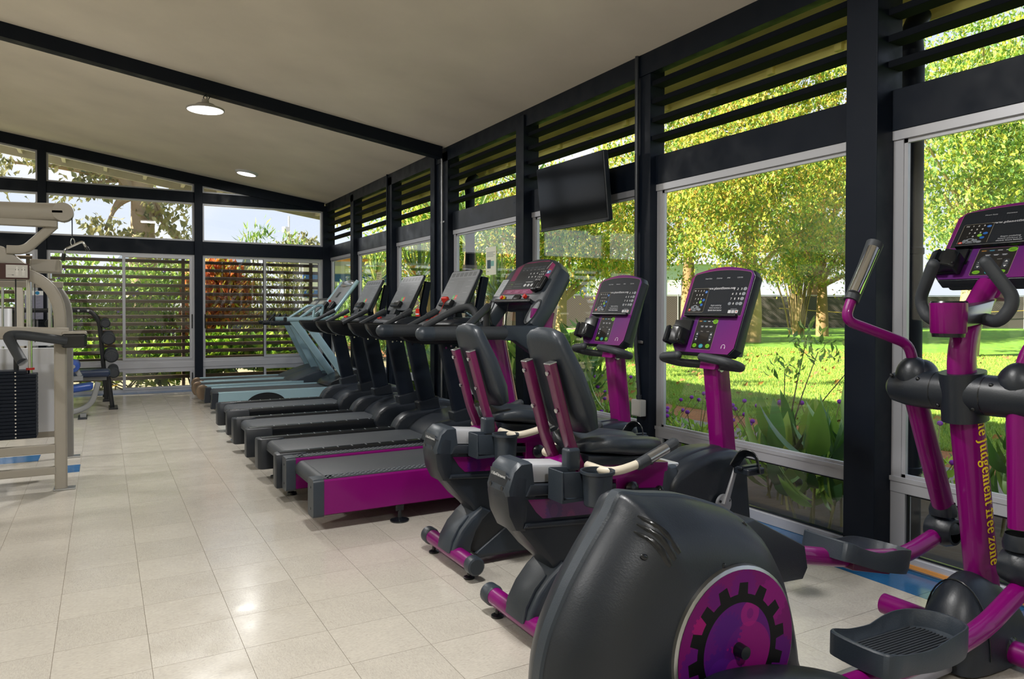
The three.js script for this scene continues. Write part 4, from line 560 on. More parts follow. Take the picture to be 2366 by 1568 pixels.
{
  const t = thing('treadmill', 'purple treadmill with studded side rails, nearest in the row of treadmills', 'treadmill', [1.02, 0, -4.42]), P = (n, g, m) => part(n, g, m, t);
  P('running_belt', [ext([[0.05, 0.2], [0.055, 0.25], [0.1, 0.278], [1.5, 0.278], [1.5, 0.262], [0.1, 0.258], [0.07, 0.19]], 0.56, 0, 0.003), cyl(0.05, 0.56, [0.095, 0.228, 0], [Math.PI / 2, 0, 0])], M.belt);
  P('base_frame', BB(0.12, 1.6, 0.13, 0.22, -0.33, 0.33, 0.006), M.purple);
  for (const s of [-1, 1]) {
    const r = P('side_rail', ext([[0.0, 0.10], [0.0, 0.285], [0.01, 0.293], [0.11, 0.293], [0.12, 0.283], [0.12, 0.12], [0.06, 0.095], [0.02, 0.09]].map(([a, b]) => [a, b]), 1.62, 0, 0).applyMatrix4(new THREE.Matrix4().makeRotationY(Math.PI / 2)).applyMatrix4(new THREE.Matrix4().makeTranslation(0.86, 0, s > 0 ? 0.4 : -0.28)), M.purple);
    part('end_cap', loft([[0.0, 0.99], [0.012, 1.0], [0.06, 1.0]].map(([x, k]) => rrect(0.125 * k, 0.215 * k, 0.02, 4).map(([z, y]) => [x - 0.01, y + 0.192, z + s * 0.34])), 0.5), M.plastic, r);
    for (const y of [0.13, 0.25]) part('screw', cyl(0.007, 0.003, [-0.011, y, s * 0.34], [0, 0, Math.PI / 2], 10), M.blackGloss, r);
    part('foot_strip', [sweep([[0.075, 0.294, s * 0.337], [1.3, 0.294, s * 0.337]], rrect(0.085, 0.008, 0.003), { side: [0, 0, 1] }), cyl(0.0425, 0.008, [0.075, 0.294, s * 0.337], [0, 0, 0], 24)], M.rubber, r);
    const st = []; for (let i = 0; i < 38; i++) for (let k = 0; k < 4; k++) st.push(B(0.014, 0.004, 0.009, 0.08 + i * 0.032 + (k % 2) * 0.012, 0.299, s * 0.337 - 0.03 + k * 0.02, 0, [0, 0.5, 0])); const sm = part('studs', st, std({ color: hex('#6d7278'), roughness: 0.4 }), r); sm.userData.kind = 'stuff';
    for (const x of [0.5]) part('levelling_foot', [lathe([[0, 0], [0.055, 0], [0.056, 0.008], [0.03, 0.016], [0.012, 0.022], [0.01, 0.08], [0, 0.08]], 24, [x, 0, s * 0.385]), B(0.05, 0.05, 0.02, x, 0.085, s * 0.385, 0.006)], M.blackGloss, r);
  }
  P('motor_hood', [ext(spl([[1.3, 0.28], [1.38, 0.34], [1.55, 0.42], [1.8, 0.44], [2.0, 0.36], [2.05, 0.1], [1.3, 0.12]], 40, true, 0.3), 0.78, 0, 0.04)], M.plasticDark);
  for (const s of [-1, 1]) {
    const u = P('upright', sweep([[1.66, 0.36, s * 0.345], [1.53, 0.95, s * 0.345], [1.495, 1.12, s * 0.345], [1.52, 1.24, s * 0.345]], rrect(0.055, 0.17, 0.02), { side: [0, 0, 1] }), M.purple);
    part('trim_strip', sweep([[1.745, 0.4, s * 0.345], [1.62, 0.97, s * 0.345], [1.585, 1.15, s * 0.345]], rrect(0.03, 0.012, 0.003), { side: [0, 0, 1] }), std({ color: hex('#c9a58f'), roughness: 0.35, metalness: 0.6 }), u);
    const h = P('handrail', [tube([[0.66, 1.1, s * 0.36], [1.22, 1.097, s * 0.36]], 0.043, 22), tf(new THREE.SphereGeometry(0.0432, 22, 14), [0.66, 1.1, s * 0.36])], M.rubber);
    part('rail_end', [tube([[0.655, 1.1, s * 0.36], [0.72, 1.1, s * 0.36]], 0.0436, 22, { cap: false }), tf(new THREE.SphereGeometry(0.0437, 22, 14), [0.655, 1.1, s * 0.36])], M.plastic, h);
    P('rail_arm', ext([[1.21, 1.145], [1.21, 1.05], [1.28, 1.045], [1.38, 0.98], [1.5, 0.9], [1.56, 0.98], [1.52, 1.1], [1.45, 1.145]], 0.08, s * 0.36, 0.018), M.plastic);
    P('top_grip', grip([[1.0, 1.13, s * 0.3], [1.2, 1.25, s * 0.2], [1.27, 1.25, s * 0.1], [1.27, 1.12, s * 0.09]].map(([x, y, z]) => [x, y, s > 0 ? -1 : z]).filter((q) => q[2] !== -1).length ? [[0.96, 1.13, -0.33], [1.16, 1.255, -0.22], [1.22, 1.27, -0.13], [1.235, 1.22, -0.08], [1.235, 1.11, -0.08]] : [[0.96, 1.13, 0.33], [1.16, 1.255, 0.22], [1.22, 1.27, 0.13], [1.235, 1.22, 0.08], [1.235, 1.11, 0.08]], 0.024, 0.07), M.rubber);
  }
  P('cross_bar', BB(1.42, 1.52, 1.04, 1.12, -0.36, 0.36, 0.02), M.plasticDark);
  // console with arched top and two cup-holder legs
  const cg = new THREE.Group(); cg.name = 'console'; cg.position.set(1.56, 1.39, 0); cg.rotation.set(0, -Math.PI / 2, 0); t.add(cg);
  const A = (n, g, m) => part(n, [].concat(g).map((q) => tf(q, [0, 0, 0], [-0.6, 0, 0])), m, cg);
  const top = []; for (let i = 0; i <= 12; i++) { const a = -1 + i / 6; top.push([-a * 0.33, 0.2 + 0.075 * (1 - a * a)]); }
  const o = [[0.35, 0.17], ...top.filter((_, i) => i > 0 && i < 12), [-0.35, 0.17], [-0.4, -0.12], [-0.385, -0.28], [-0.33, -0.3], [-0.265, -0.26], [-0.235, -0.13], [-0.1, -0.105], [0.1, -0.105], [0.235, -0.13], [0.265, -0.26], [0.33, -0.3], [0.385, -0.28], [0.4, -0.12]];
  A('housing', [ext(o.slice().reverse(), 0.1, -0.05, 0.02), ext([[-0.3, -0.1], [0.3, -0.1], [0.28, 0.18], [-0.28, 0.18]], 0.08, -0.12, 0.03)], M.plastic);
  A('control_panel', face([[0.28, -0.06], [0.285, 0.14], ...top.map(([x, y]) => [x * 0.85, y - 0.025]), [-0.285, 0.14], [-0.28, -0.06]], [0, 0.012, 0.0015]), std({ map: t1Tex, roughness: 0.3 }));
  for (const s of [-1, 1]) A('cup_well', [lathe([[0.03, -0.02], [0.05, -0.004], [0.062, 0.006], [0.066, 0.006], [0.066, -0.01]].map(([r, y]) => [r, y]), 32, [0, 0, 0], [Math.PI / 2, 0, 0]).applyMatrix4(new THREE.Matrix4().makeScale(0.8, 1.5, 1)).applyMatrix4(new THREE.Matrix4().makeTranslation(s * 0.325, -0.19, 0.0))], M.rubber);
  A('lower_shelf', B(0.5, 0.03, 0.05, 0, -0.115, 0.008, 0.01), M.blackGloss);
  A('phone_slot', ext(rrect(0.1, 0.045, 0.02, 4), 0.006, 0.005, 0.001).translate(0.0, -0.075, 0), M.blackGloss);
  A('stop_button', [cyl(0.022, 0.012, [-0.19, -0.08, 0.008], [Math.PI / 2, 0, 0])], M.yellow); A('stop_knob', [cyl(0.014, 0.026, [-0.19, -0.08, 0.014], [Math.PI / 2, 0, 0])], M.red); A('start_button', [cyl(0.015, 0.02, [0.12, -0.07, 0.012], [Math.PI / 2, 0, 0])], M.red);
  A('bottle_clip', [B(0.06, 0.08, 0.04, 0.21, 0.005, 0.02, 0.014), B(0.05, 0.11, 0.03, 0.262, 0.03, 0.02, 0.014)], M.blackGloss);
  A('notice', face([[-0.045, -0.075], [0.045, -0.075], [0.045, 0.075], [-0.045, 0.075]], [-0.325, 0.02, 0.002]), std({ map: canvasTex(128, 200, (c, w, h) => { c.fillStyle = '#a9adb2'; c.fillRect(0, 0, w, h); c.fillStyle = '#6c7076'; for (let i = 0; i < 13; i++) c.fillRect(12, 14 + i * 14, 100 - (i % 4) * 14, 3); }), roughness: 0.6 }));
  P('safety_cord', [tube(bend([[1.42, 1.31, -0.2], [1.4, 1.2, -0.19], [1.41, 1.14, -0.17]], 0.03), 0.004, 6), tube([[1.45, 1.29, 0.0], [1.41, 1.14, 0.02]], 0.004, 6)], M.blackGloss);
}
// ---------- light blue treadmills ----------
const greyFace = std({ color: hex('#83868a'), roughness: 0.35 });
{
  const t = thing('treadmill', 'light blue treadmill with slanted posts and a half-oval black patch on its side', 'treadmill', [1.13, 0, -9.6]), P = (n, g, m) => part(n, g, m, t), b = M.blueMetal;
  P('running_belt', [ext([[0.05, 0.16], [0.055, 0.21], [0.1, 0.238], [1.45, 0.238], [1.45, 0.225], [0.1, 0.22]], 0.55, 0, 0.003), cyl(0.045, 0.55, [0.095, 0.195, 0], [Math.PI / 2, 0, 0])], M.belt);
  P('base_frame', BB(0.1, 1.9, 0.09, 0.19, -0.3, 0.3, 0.005), b);
  for (const s of [-1, 1]) {
    const r = P('side_rail', [BB(0.06, 1.9, 0.09, 0.25, s * 0.325 - 0.04, s * 0.325 + 0.04, 0.006), BB(0.06, 1.5, 0.066, 0.09, s * 0.325 - 0.042, s * 0.325 + 0.044, 0.003)], b);
    part('end_cap', loft([0, 0.07].map((x) => [[0.06, -0.04], [0.245, -0.04], [0.255, 0.0], [0.245, 0.045], [0.06, 0.05]].map(([y, z]) => [x - (y < 0.1 ? 0.015 : 0), y, z + s * 0.325])), 0.5), M.plasticDark, r);
    part('side_patch', face(Array.from({ length: 25 }, (_, i) => { const a = i / 24 * Math.PI; return [Math.cos(a) * 0.24, Math.sin(a) * 0.15]; }), [0.62, 0.075, s * 0.3665 ], [0, s > 0 ? 0 : Math.PI, 0]), M.blackGloss, r);
    P('upright', sweep([[1.72, 0.22, s * 0.35], [1.1, 1.1, s * 0.35]], rrect(0.05, 0.095, 0.008), { side: [0, 0, 1] }), b);
    P('handrail', tube(bend([[0.85, 1.12, s * 0.35], [1.4, 1.125, s * 0.35], [1.78, 1.62, s * 0.35]], 0.16, 10), 0.027, 16), b);
    P('rail_end', cyl(0.0285, 0.03, [0.85, 1.12, s * 0.35], [0, 0, Math.PI / 2]), M.blackGloss);
    P('inner_grip', grip([[1.02, 1.12, s * 0.3], [1.28, 1.3, s * 0.24], [1.36, 1.3, s * 0.22], [1.33, 1.12, s * 0.2]], 0.018, 0.06), b);
  }
  P('motor_hood', [ext([[1.42, 0.12], [1.4, 0.26], [1.45, 0.31], [1.78, 0.45], [2.02, 0.45], [2.06, 0.36], [2.06, 0.12]], 0.6, 0, 0.02)], M.blackGloss);
  const d = V(0.38, 0.495, 0).normalize(), cgp = [1.59, 1.39, 0], cg = new THREE.Group(); cg.name = 'console'; cg.position.set(...cgp); cg.rotation.set(0, -Math.PI / 2, 0); t.add(cg);
  const A = (n, g, m) => part(n, [].concat(g).map((q) => tf(q, [0, 0, 0], [-0.65, 0, 0])), m, cg);
  A('housing', ext([[-0.32, -0.27], [-0.2, -0.27], [-0.12, -0.12], [0.12, -0.12], [0.2, -0.27], [0.32, -0.27], [0.32, 0.24], [-0.32, 0.24]], 0.04, -0.02, 0.006), M.blackGloss);
  A('control_panel', ext([[-0.29, -0.1], [0.29, -0.1], [0.29, 0.2], [-0.29, 0.2]], 0.008, 0.003, 0.002), greyFace);
  A('display', [B(0.09, 0.09, 0.006, 0, 0.06, 0.008, 0.002), B(0.05, 0.03, 0.006, 0, -0.06, 0.008, 0.002)], M.blackGloss);
  for (const x of [0.17, -0.17]) A('bottle_holder', B(0.1, 0.12, 0.05, x, -0.14, 0.03, 0.015), M.blackGloss);
  A('top_dome', tf(new THREE.SphereGeometry(0.2, 30, 14), [0, 0.25, -0.01], [0, 0, 0], [1.45, 0.34, 0.22]), std({ color: hex('#b9bdc2'), roughness: 0.2, metalness: 0.7 }));
  P('stop_knob', cyl(0.016, 0.03, [1.5, 1.36, 0.02], [0, 0, 0.9]), M.red);
}
function blueTreadmill(p, label) {
  const t = thing('treadmill', label, 'treadmill', p, 0, 'farther light blue treadmills'), P = (n, g, m) => part(n, g, m, t), b = M.blueMetal;
  P('running_belt', [ext([[0.05, 0.16], [0.055, 0.21], [0.1, 0.238], [1.35, 0.238], [1.35, 0.225], [0.1, 0.22]], 0.44, 0, 0.003), cyl(0.04, 0.44, [0.095, 0.2, 0], [Math.PI / 2, 0, 0])], M.belt);
  for (const s of [-1, 1]) { const r = P('side_rail', BB(0.05, 1.35, 0.17, 0.25, s * 0.255 - 0.035, s * 0.255 + 0.035, 0.008), b); part('end_cap', ext(spl([[0.1, 0.06], [0.07, 0.15], [0.1, 0.23], [0.04, 0.255], [-0.02, 0.235], [-0.045, 0.16], [-0.01, 0.07]], 30, true, 0.4), 0.075, s * 0.255, 0.012), std({ color: hex('#7c6a58'), roughness: 0.3, metalness: 0.6 }), r); }
  P('base_frame', BB(0.1, 1.85, 0.08, 0.18, -0.23, 0.23, 0.005), M.plasticDark);
  P('motor_hood', ext(spl([[1.18, 0.245], [1.4, 0.33], [1.62, 0.4], [1.8, 0.38], [1.9, 0.28], [1.9, 0.1], [1.25, 0.14]], 36, true, 0.25), 0.56, 0, 0.02), M.plastic);
  for (const s of [-1, 1]) {
    P('upright', loft([[1.66, 0.34, 0.1], [1.3, 1.03, 0.075]].map(([x, y, w]) => [[x - w / 2, y, s * 0.26 - 0.02], [x + w / 2, y, s * 0.26 - 0.02], [x + w / 2, y, s * 0.26 + 0.02], [x - w / 2, y, s * 0.26 + 0.02]]), 0.4), b);
    P('handrail', sweep([[0.9, 1.05, s * 0.27], [1.5, 1.06, s * 0.27]], rrect(0.06, 0.055, 0.02), { side: [0, 0, 1] }), M.plasticDark);
    P('hand_grip', grip([[1.02, 1.06, s * 0.2], [1.12, 1.17, s * 0.2]], 0.02), M.plasticDark);
  }
  const cg = new THREE.Group(); cg.name = 'console'; cg.position.set(1.62, 1.29, 0); cg.rotation.set(0, -Math.PI / 2, 0); t.add(cg);
  const A = (n, g, m) => part(n, [].concat(g).map((q) => tf(q, [0, 0, 0], [-0.75, 0, 0])), m, cg);
  A('housing', ext(rrect(0.46, 0.36, 0.04, 4), 0.09, -0.05, 0.015), M.plasticDark); A('control_panel', ext(rrect(0.36, 0.24, 0.02, 3), 0.008, 0.0, 0.002), greyFace); A('display', B(0.2, 0.09, 0.006, 0, 0.05, 0.005, 0.002), std({ color: hex('#c2c6ca'), roughness: 0.2 }));
  P('console_tray', BB(1.32, 1.62, 1.05, 1.11, -0.26, 0.26, 0.02), M.plasticDark);
  return t;
}
const tf1 = blueTreadmill([1.1, 0, -10.55], 'light blue treadmill with a low black console, second from the corner');
copyOf(tf1, [1.16, 0, -11.2], 0, 'farthest light blue treadmill, right against the corner windows');
// ================= cable machine on the left =================
{
  const t = thing('cable_machine', 'cream framed cable weight machine at the left edge with a tall black plate stack', 'weight machine', [-0.255, 0, -5.87]), P = (n, g, m) => part(n, g, m, t), C = M.cream;
  const prof = rrect(0.055, 0.075, 0.014), F = (z, x = 0, w = 1.25) => sweep(bend([[x, 0.012, z], [x, 1.5, z], [x - w, 1.5, z], [x - w, 0.012, z]], 0.34, 10), prof, { side: [0, 0, 1] });
  const f1 = P('frame', F(0), C); part('foot_plate', B(0.13, 0.012, 0.09, 0.02, 0.006, 0, 0.003), M.steel, f1);
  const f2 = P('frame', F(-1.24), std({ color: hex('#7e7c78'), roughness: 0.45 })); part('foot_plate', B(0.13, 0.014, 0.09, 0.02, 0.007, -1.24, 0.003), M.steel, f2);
  P('cross_member', [BB(-1.25, -0.03, 0.26, 0.318, -0.03, 0.03, 0.006), BB(-1.25, -0.03, 0.113, 0.165, -0.03, 0.03, 0.006), BB(-1.25, -0.03, 0.3, 0.35, -0.5, -0.44, 0.006), BB(-1.25, -0.03, 1.42, 1.47, -1.24, -1.2, 0.006)], C);
  P('press_arm', [sweep([[-0.9, 1.1, 0.1], [-0.25, 1.085, 0.08], [0.05, 1.075, 0.06]], rrect(0.07, 0.085, 0.015), { side: [0, 0, 1] })], C);
  const ac = P('arm_cap', B(0.15, 0.1, 0.12, 0.085, 1.03, 0.06, 0.02), M.blackGloss); part('cap_top', B(0.15, 0.035, 0.1, 0.085, 1.075, 0.06, 0.012), C, ac);
  P('press_grip', pipe([[0.04, 1.03, 0.1], [-0.21, 1.075, 0.16], [-0.285, 1.075, 0.2], [-0.19, 0.91, 0.36]], 0.031, 0.07, 18), M.rubber);
  P('grip_end', cyl(0.0285, 0.006, [-0.1885, 0.907, 0.362], [0.72, 0, 0.55]), M.alu);
  // stack
  for (let i = 0; i < 19; i++) { const y = 0.36 + i * 0.0248, w = i === 18 ? 0.36 : 0.42, pl = P('weight_plate', B(w, 0.0232, 0.17, -0.36 + (i === 18 ? -0.03 : 0), y, -0.22, 0.004), M.navy); part('number_label', BB(-0.36 - 0.075 + (i === 18 ? 0.03 : 0), -0.36 - 0.035, y - 0.007, y + 0.007, -0.1345, -0.133), M.white, pl); part('pin_hole', cyl(0.005, 0.003, [-0.27, y, -0.1345], [Math.PI / 2, 0, 0], 10), M.chrome, pl); }
  P('guide_rod', cyl(0.014, 1.2, [-0.19, 0.94, -0.22]), M.chrome); P('guide_rod', cyl(0.014, 1.2, [-0.46, 0.94, -0.22]), M.chrome); P('guide_rod', cyl(0.012, 1.2, [-0.24, 0.94, -0.75]), M.chrome); P('guide_rod', cyl(0.014, 1.2, [-0.1, 0.94, -0.8]), M.chrome);
  P('selector_stem', [cyl(0.016, 0.09, [-0.27, 0.86, -0.2]), cyl(0.01, 0.05, [-0.27, 0.92, -0.2]), cyl(0.004, 0.6, [-0.27, 1.2, -0.2], [0, 0, 0], 8)], M.plasticDark); P('cable', cyl(0.003, 0.5, [-0.18, 1.25, -0.5], [0, 0, 0], 8), M.plasticDark);
  for (const x of [-0.19, -0.46]) P('bushing', cyl(0.026, 0.014, [x, 0.825, -0.22]), M.red);
  P('shroud', [BB(-0.75, -0.06, 0.34, 0.96, -0.46, -0.44, 0.004), BB(-0.75, -0.02, 0.97, 1.08, -0.62, -0.6, 0.004)], M.white); P('rear_shroud', BB(-0.11, -0.015, 0.34, 0.97, -0.5, -0.47, 0.004), M.plasticDark);
  // instruction placard and tower
  const pl = P('placard', B(0.34, 0.105, 0.02, -0.34, 1.495, 0.06, 0.006), std({ color: hex('#3a1c1a'), roughness: 0.35 }));
  part('placard_print', face([[-0.06, -0.042], [0.06, -0.042], [0.06, 0.042], [-0.06, 0.042]], [-0.24, 1.495, 0.0715]), std({ map: canvasTex(256, 180, (c, w, h) => { c.fillStyle = '#b9b7b2'; c.fillRect(0, 0, w, h); c.fillStyle = '#8c8a86'; c.fillRect(20, 60, 80, 3); c.fillRect(20, 140, 60, 4); c.fillStyle = '#5b5a58'; c.fillRect(70, 138, 24, 10); for (const x of [130, 205]) { c.fillStyle = '#d2d0cc'; dot(c, x, 36, 9, 11, '#d4d2ce'); c.fillStyle = '#cfcdc8'; c.fillRect(x - 15, 50, 30, 52); c.fillRect(x - 12, 100, 9, 52); c.fillRect(x + 3, 100, 9, 52); c.fillStyle = '#4c4a48'; c.fillRect(x - 20, 58, 8, 18); c.fillRect(x + 12, 58, 8, 18); } }), roughness: 0.4 }), pl);
  part('placard_text', Array.from({ length: 6 }, (_, i) => BB(-0.46, -0.35, 1.525 - i * 0.012, 1.528 - i * 0.012, 0.07, 0.071)), M.white, pl);
  P('tower', [ext(spl([[-0.75, 1.48], [-0.2, 1.48], [-0.17, 1.53], [-0.32, 1.66], [-0.45, 1.68], [-0.75, 1.68]], 40, true, 0.15), 0.12, -0.05, 0.02), BB(-0.18, 0.0, 1.5, 1.59, -0.3, -0.1, 0.01)], C);
  P('top_arm', [sweep([[-1.2, 1.86, 0.03], [0.02, 1.905, 0.03]], rrect(0.12, 0.125, 0.055, 5), { side: [0, 0, 1] }), BB(-1.2, -0.01, 1.8, 1.845, -0.01, 0.07, 0.006), tf(cyl(0.0625, 0.12, [0, 0, 0]), [0.022, 1.905, 0.03], [Math.PI / 2, 0, 0])], C);
  P('arm_brace', sweep(bend([[-0.3, 1.64, 0.0], [-0.2, 1.64, 0.0], [-0.03, 1.82, 0.02]], 0.09), rrect(0.05, 0.06, 0.012), { side: [0, 0, 1] }), C);
  P('front_lip', [BB(-1.3, -0.05, 1.455, 1.47, -0.5, -0.46)], C);
}
{
  const x = -0.178, z = -5.84, h = thing('pulldown_bar', 'knurled chrome curl bar hanging from the cable machine arm', 'pulldown bar', [x, 1.67, z]);
  part('bar', pipe([[-0.056, -0.075, 0.0], [-0.046, -0.015, 0], [0.06, 0.045, 0.0], [0.086, -0.01, 0]], 0.0085, 0.02), M.chrome, h);
  part('rubber_end', tube([[-0.059, -0.095, 0], [-0.051, -0.045, 0]], 0.0125), M.blackGloss, h); part('rubber_end', tube([[0.078, 0.005, 0], [0.092, -0.02, 0]], 0.0125), M.blackGloss, h);
  part('carabiner', tf(new THREE.TorusGeometry(0.02, 0.0035, 8, 20), [0, 0.035, 0], [0, 0.6, 0], [0.7, 1.3, 1]), M.chrome, h);
  part('cable', tube([[-0.003, 0.06, 0], [-0.003, 0.22, 0]], 0.0035, 8), M.plasticDark, h);
}
// machine frames half hidden behind the cable machine
{
  const t = thing('weight_machine', 'pale arched weight machine half hidden behind the cable machine', 'weight machine', [-1.05, 0, -9.4]);
  part('frame', [sweep(bend([[0.27, 0.01, 0], [0.27, 1.62, 0], [-0.3, 1.62, 0], [-0.3, 0.01, 0]], 0.25, 10), rrect(0.06, 0.08, 0.014), { side: [0, 0, 1] }), BB(-0.3, 0.27, 0.2, 0.26, -0.03, 0.03)], M.cream, t);
  part('shroud', BB(-0.1, 0.2, 0.3, 1.25, -0.06, -0.04, 0.004), M.white, t); part('guide_rod', [cyl(0.013, 1.3, [0.0, 0.9, -0.01]), cyl(0.013, 1.3, [0.12, 0.9, -0.01])], M.chrome, t);
}
item('notice', 'printed notice sheet with a blue circle on the back post, seen through the cable machine', 'notice', face([[-0.11, -0.2], [0.11, -0.2], [0.11, 0.2], [-0.11, 0.2]], [-0.84, 1.3, -12.15]), std({ side: THREE.DoubleSide, map: canvasTex(160, 290, (c, w, h) => { c.fillStyle = '#8f90a4'; c.fillRect(0, 0, w, h); c.fillStyle = '#f0f2f4'; c.fillRect(0, 0, w, 44); dot(c, 110, 22, 18, 18, '#2c8ac0'); c.fillStyle = '#5c5d70'; for (let i = 0; i < 20; i++) c.fillRect(14, 60 + i * 11, 120 - (i % 3) * 16, 2); }), roughness: 0.7 }));
// ---------- bench behind the cable machine ----------
{
  const t = thing('weight_bench', 'low bench with blue vinyl seat and roller on a curved grey frame', 'bench', [-0.25, 0, -9.64]), P = (n, g, m) => part(n, g, m, t);
  P('seat_pad', loft([-0.35, -0.33, 0.12, 0.15].map((x, i) => rrect(i % 3 ? 0.3 : 0.27, i % 3 ? 0.075 : 0.05, 0.025, 4).map(([z, y]) => [x, 0.345 + x * 0.12 + y, z])), 0.8), M.blueVinyl);
  P('roller', lathe([[0.02, -0.17], [0.06, -0.165], [0.065, -0.15], [0.065, 0.15], [0.06, 0.165], [0.02, 0.17]], 24, [-0.04, 0.6, 0.0], [Math.PI / 2, 0, 0]), M.blueVinyl); P('roller_hub', cyl(0.02, 0.36, [-0.04, 0.6, 0], [Math.PI / 2, 0, 0]), M.steel);
  P('frame', [sweep(bend([[-0.35, 0.06, 0], [0.0, 0.075, 0], [0.14, 0.16, 0], [0.2, 0.4, 0]], 0.14), rrect(0.05, 0.06, 0.012), { side: [0, 0, 1] }), sweep([[0.02, 0.48, 0], [-0.02, 0.56, 0]], rrect(0.05, 0.05, 0.01), { side: [0, 0, 1] }), BB(-0.4, 0.05, 0.43, 0.48, -0.03, 0.03), BB(0.02, 0.08, 0.01, 0.05, -0.04, 0.04)], std({ color: hex('#8d8f90'), roughness: 0.4, metalness: 0.3 }));
  P('foot_plate', BB(0.0, 0.09, 0, 0.012, -0.16, 0.16, 0.003), M.plasticDark);
}
{
  const t = thing('weight_bench', 'flat dark bench with one black leg, in front of the dumbbell rack', 'bench', [-0.1, 0, -10.4]);
  part('pad', loft([-0.75, -0.73, 0.16, 0.18].map((x, i) => rrect(i % 3 ? 0.3 : 0.26, i % 3 ? 0.09 : 0.06, 0.03, 4).map(([z, y]) => [x, 0.45 + y, z])), 0.8), std({ color: hex('#26324a'), roughness: 0.3 }), t);
  part('frame', [BB(-0.72, 0.14, 0.36, 0.405, -0.03, 0.03, 0.004)], std({ color: hex('#8d8f90'), roughness: 0.4, metalness: 0.3 }), t);
  part('leg', sweep([[0.155, 0.42, 0], [0.2, 0.02, 0]], rrect(0.05, 0.05, 0.008), { side: [0, 0, 1] }), M.blackGloss, t); part('leg', sweep([[-0.7, 0.4, 0], [-0.72, 0.01, 0]], rrect(0.05, 0.05, 0.008), { side: [0, 0, 1] }), M.blackGloss, t); part('foot_plate', [BB(0.16, 0.26, 0, 0.02, -0.16, 0.16, 0.003), BB(-0.77, -0.67, 0, 0.02, -0.16, 0.16, 0.003)], M.blackGloss, t);
}
// ---------- dumbbell rack ----------
{
  const t = thing('dumbbell_rack', 'black tube barbell rack with yellow hooks by the slatted windows', 'rack', [0, 0, -11.5]), P = (n, g, m) => part(n, g, m, t);
  P('frame', [sweep(bend([[-1.0, 1.225, 0.3], [-0.14, 1.23, 0.3], [-0.04, 1.08, 0.3], [0.04, 0.02, 0.3]], 0.16, 8), rrect(0.055, 0.055, 0.008), { side: [0, 0, 1] }), sweep(bend([[-1.0, 1.225, -0.3], [-0.14, 1.23, -0.3], [-0.04, 1.08, -0.3], [0.04, 0.02, -0.3]], 0.16, 8), rrect(0.055, 0.055, 0.008), { side: [0, 0, 1] }), BB(-1.0, 0, 0.42, 0.46, 0.28, 0.32), BB(-1.0, 0, 0.3, 0.34, 0.28, 0.32), sweep([[-1.0, 1.225, 0], [-1.0, 0.02, 0]], rrect(0.06, 0.06, 0.008), { side: [0, 0, 1] }), BB(-1.03, -0.97, 1.2, 1.25, -0.3, 0.3)], M.blackGloss);
  P('foot_plate', [BB(-0.005, 0.085, 0, 0.03, 0.26, 0.34, 0.004), BB(-0.005, 0.085, 0, 0.03, -0.34, -0.26, 0.004)], M.blackGloss);
  P('bolt', [-0.28, -0.17].map((x) => cyl(0.014, 0.006, [x, 1.225, 0.33], [Math.PI / 2, 0, 0], 12)), M.steel);
  for (const [x, y] of [[0.075, 0.32], [0.06, 0.19], [0.05, 0.56], [0.03, 0.76]]) P('hook', sweep(bend([[x, y + 0.1, 0.33], [x, y, 0.33], [x + 0.11, y + 0.03, 0.33]], 0.02), rrect(0.03, 0.012, 0.003), { side: [0, 0, 1] }), M.yellow);
}
function barbell(p, len, r, label) {
  const t = thing('barbell', label, 'barbell', p), hd = (z) => lathe([[0, -0.06], [r * 0.86, -0.06], [r, -0.045], [r, 0.045], [r * 0.86, 0.06], [r * 0.8, 0.062], [r * 0.76, 0.056], [0, 0.056]], 32, [0, 0, z], [Math.PI / 2, 0, 0]);
  part('handle', cyl(0.014, len, [0, 0, 0], [Math.PI / 2, 0, 0]), M.steel, t); part('head', hd(len / 2), M.rubber, t); part('head', hd(-len / 2).applyMatrix4(new THREE.Matrix4()), M.rubber, t); return t;
}
barbell([0.03, 1.055, -11.5], 0.75, 0.062, 'top and smallest black barbell on the rack');
barbell([0.065, 0.85, -11.5], 0.75, 0.085, 'large black barbell second from the top of the rack');
barbell([0.1, 0.615, -11.5], 0.75, 0.086, 'large black barbell third from the top, above the blue bench');
barbell([0.125, 0.39, -11.5], 0.75, 0.07, 'lowest black barbell on the rack, above the yellow hooks');
barbell([-0.62, 1.05, -11.85], 0.5, 0.06, 'black barbell end showing left of the cable machine upright');
// ---------- television ----------
{
  const t = thing('television', 'black flat television hung from the louvred window wall', 'television', [3.14, 2.14, -4.62], 0.02), P = (n, g, m) => part(n, g, m, t);
  P('housing', B(0.045, 0.5, 0.885, 0, 0, 0, 0.008, [0, 0, 0.1]), M.plasticDark); P('screen', B(0.004, 0.475, 0.865, -0.0235, 0.005, 0, 0.001, [0, 0, 0.1]), std({ color: hex('#05070a'), roughness: 0.1, specularIntensity: 0.5 })); P('bottom_edge', B(0.05, 0.012, 0.86, 0.012, -0.252, 0, 0.004, [0, 0, 0.1]), M.plastic);
  P('bracket', [BB(0.02, 0.2, -0.08, 0.08, -0.1, 0.1, 0.006), BB(0.17, 0.21, -0.15, 0.15, -0.2, 0.2, 0.004)], M.navy);
}
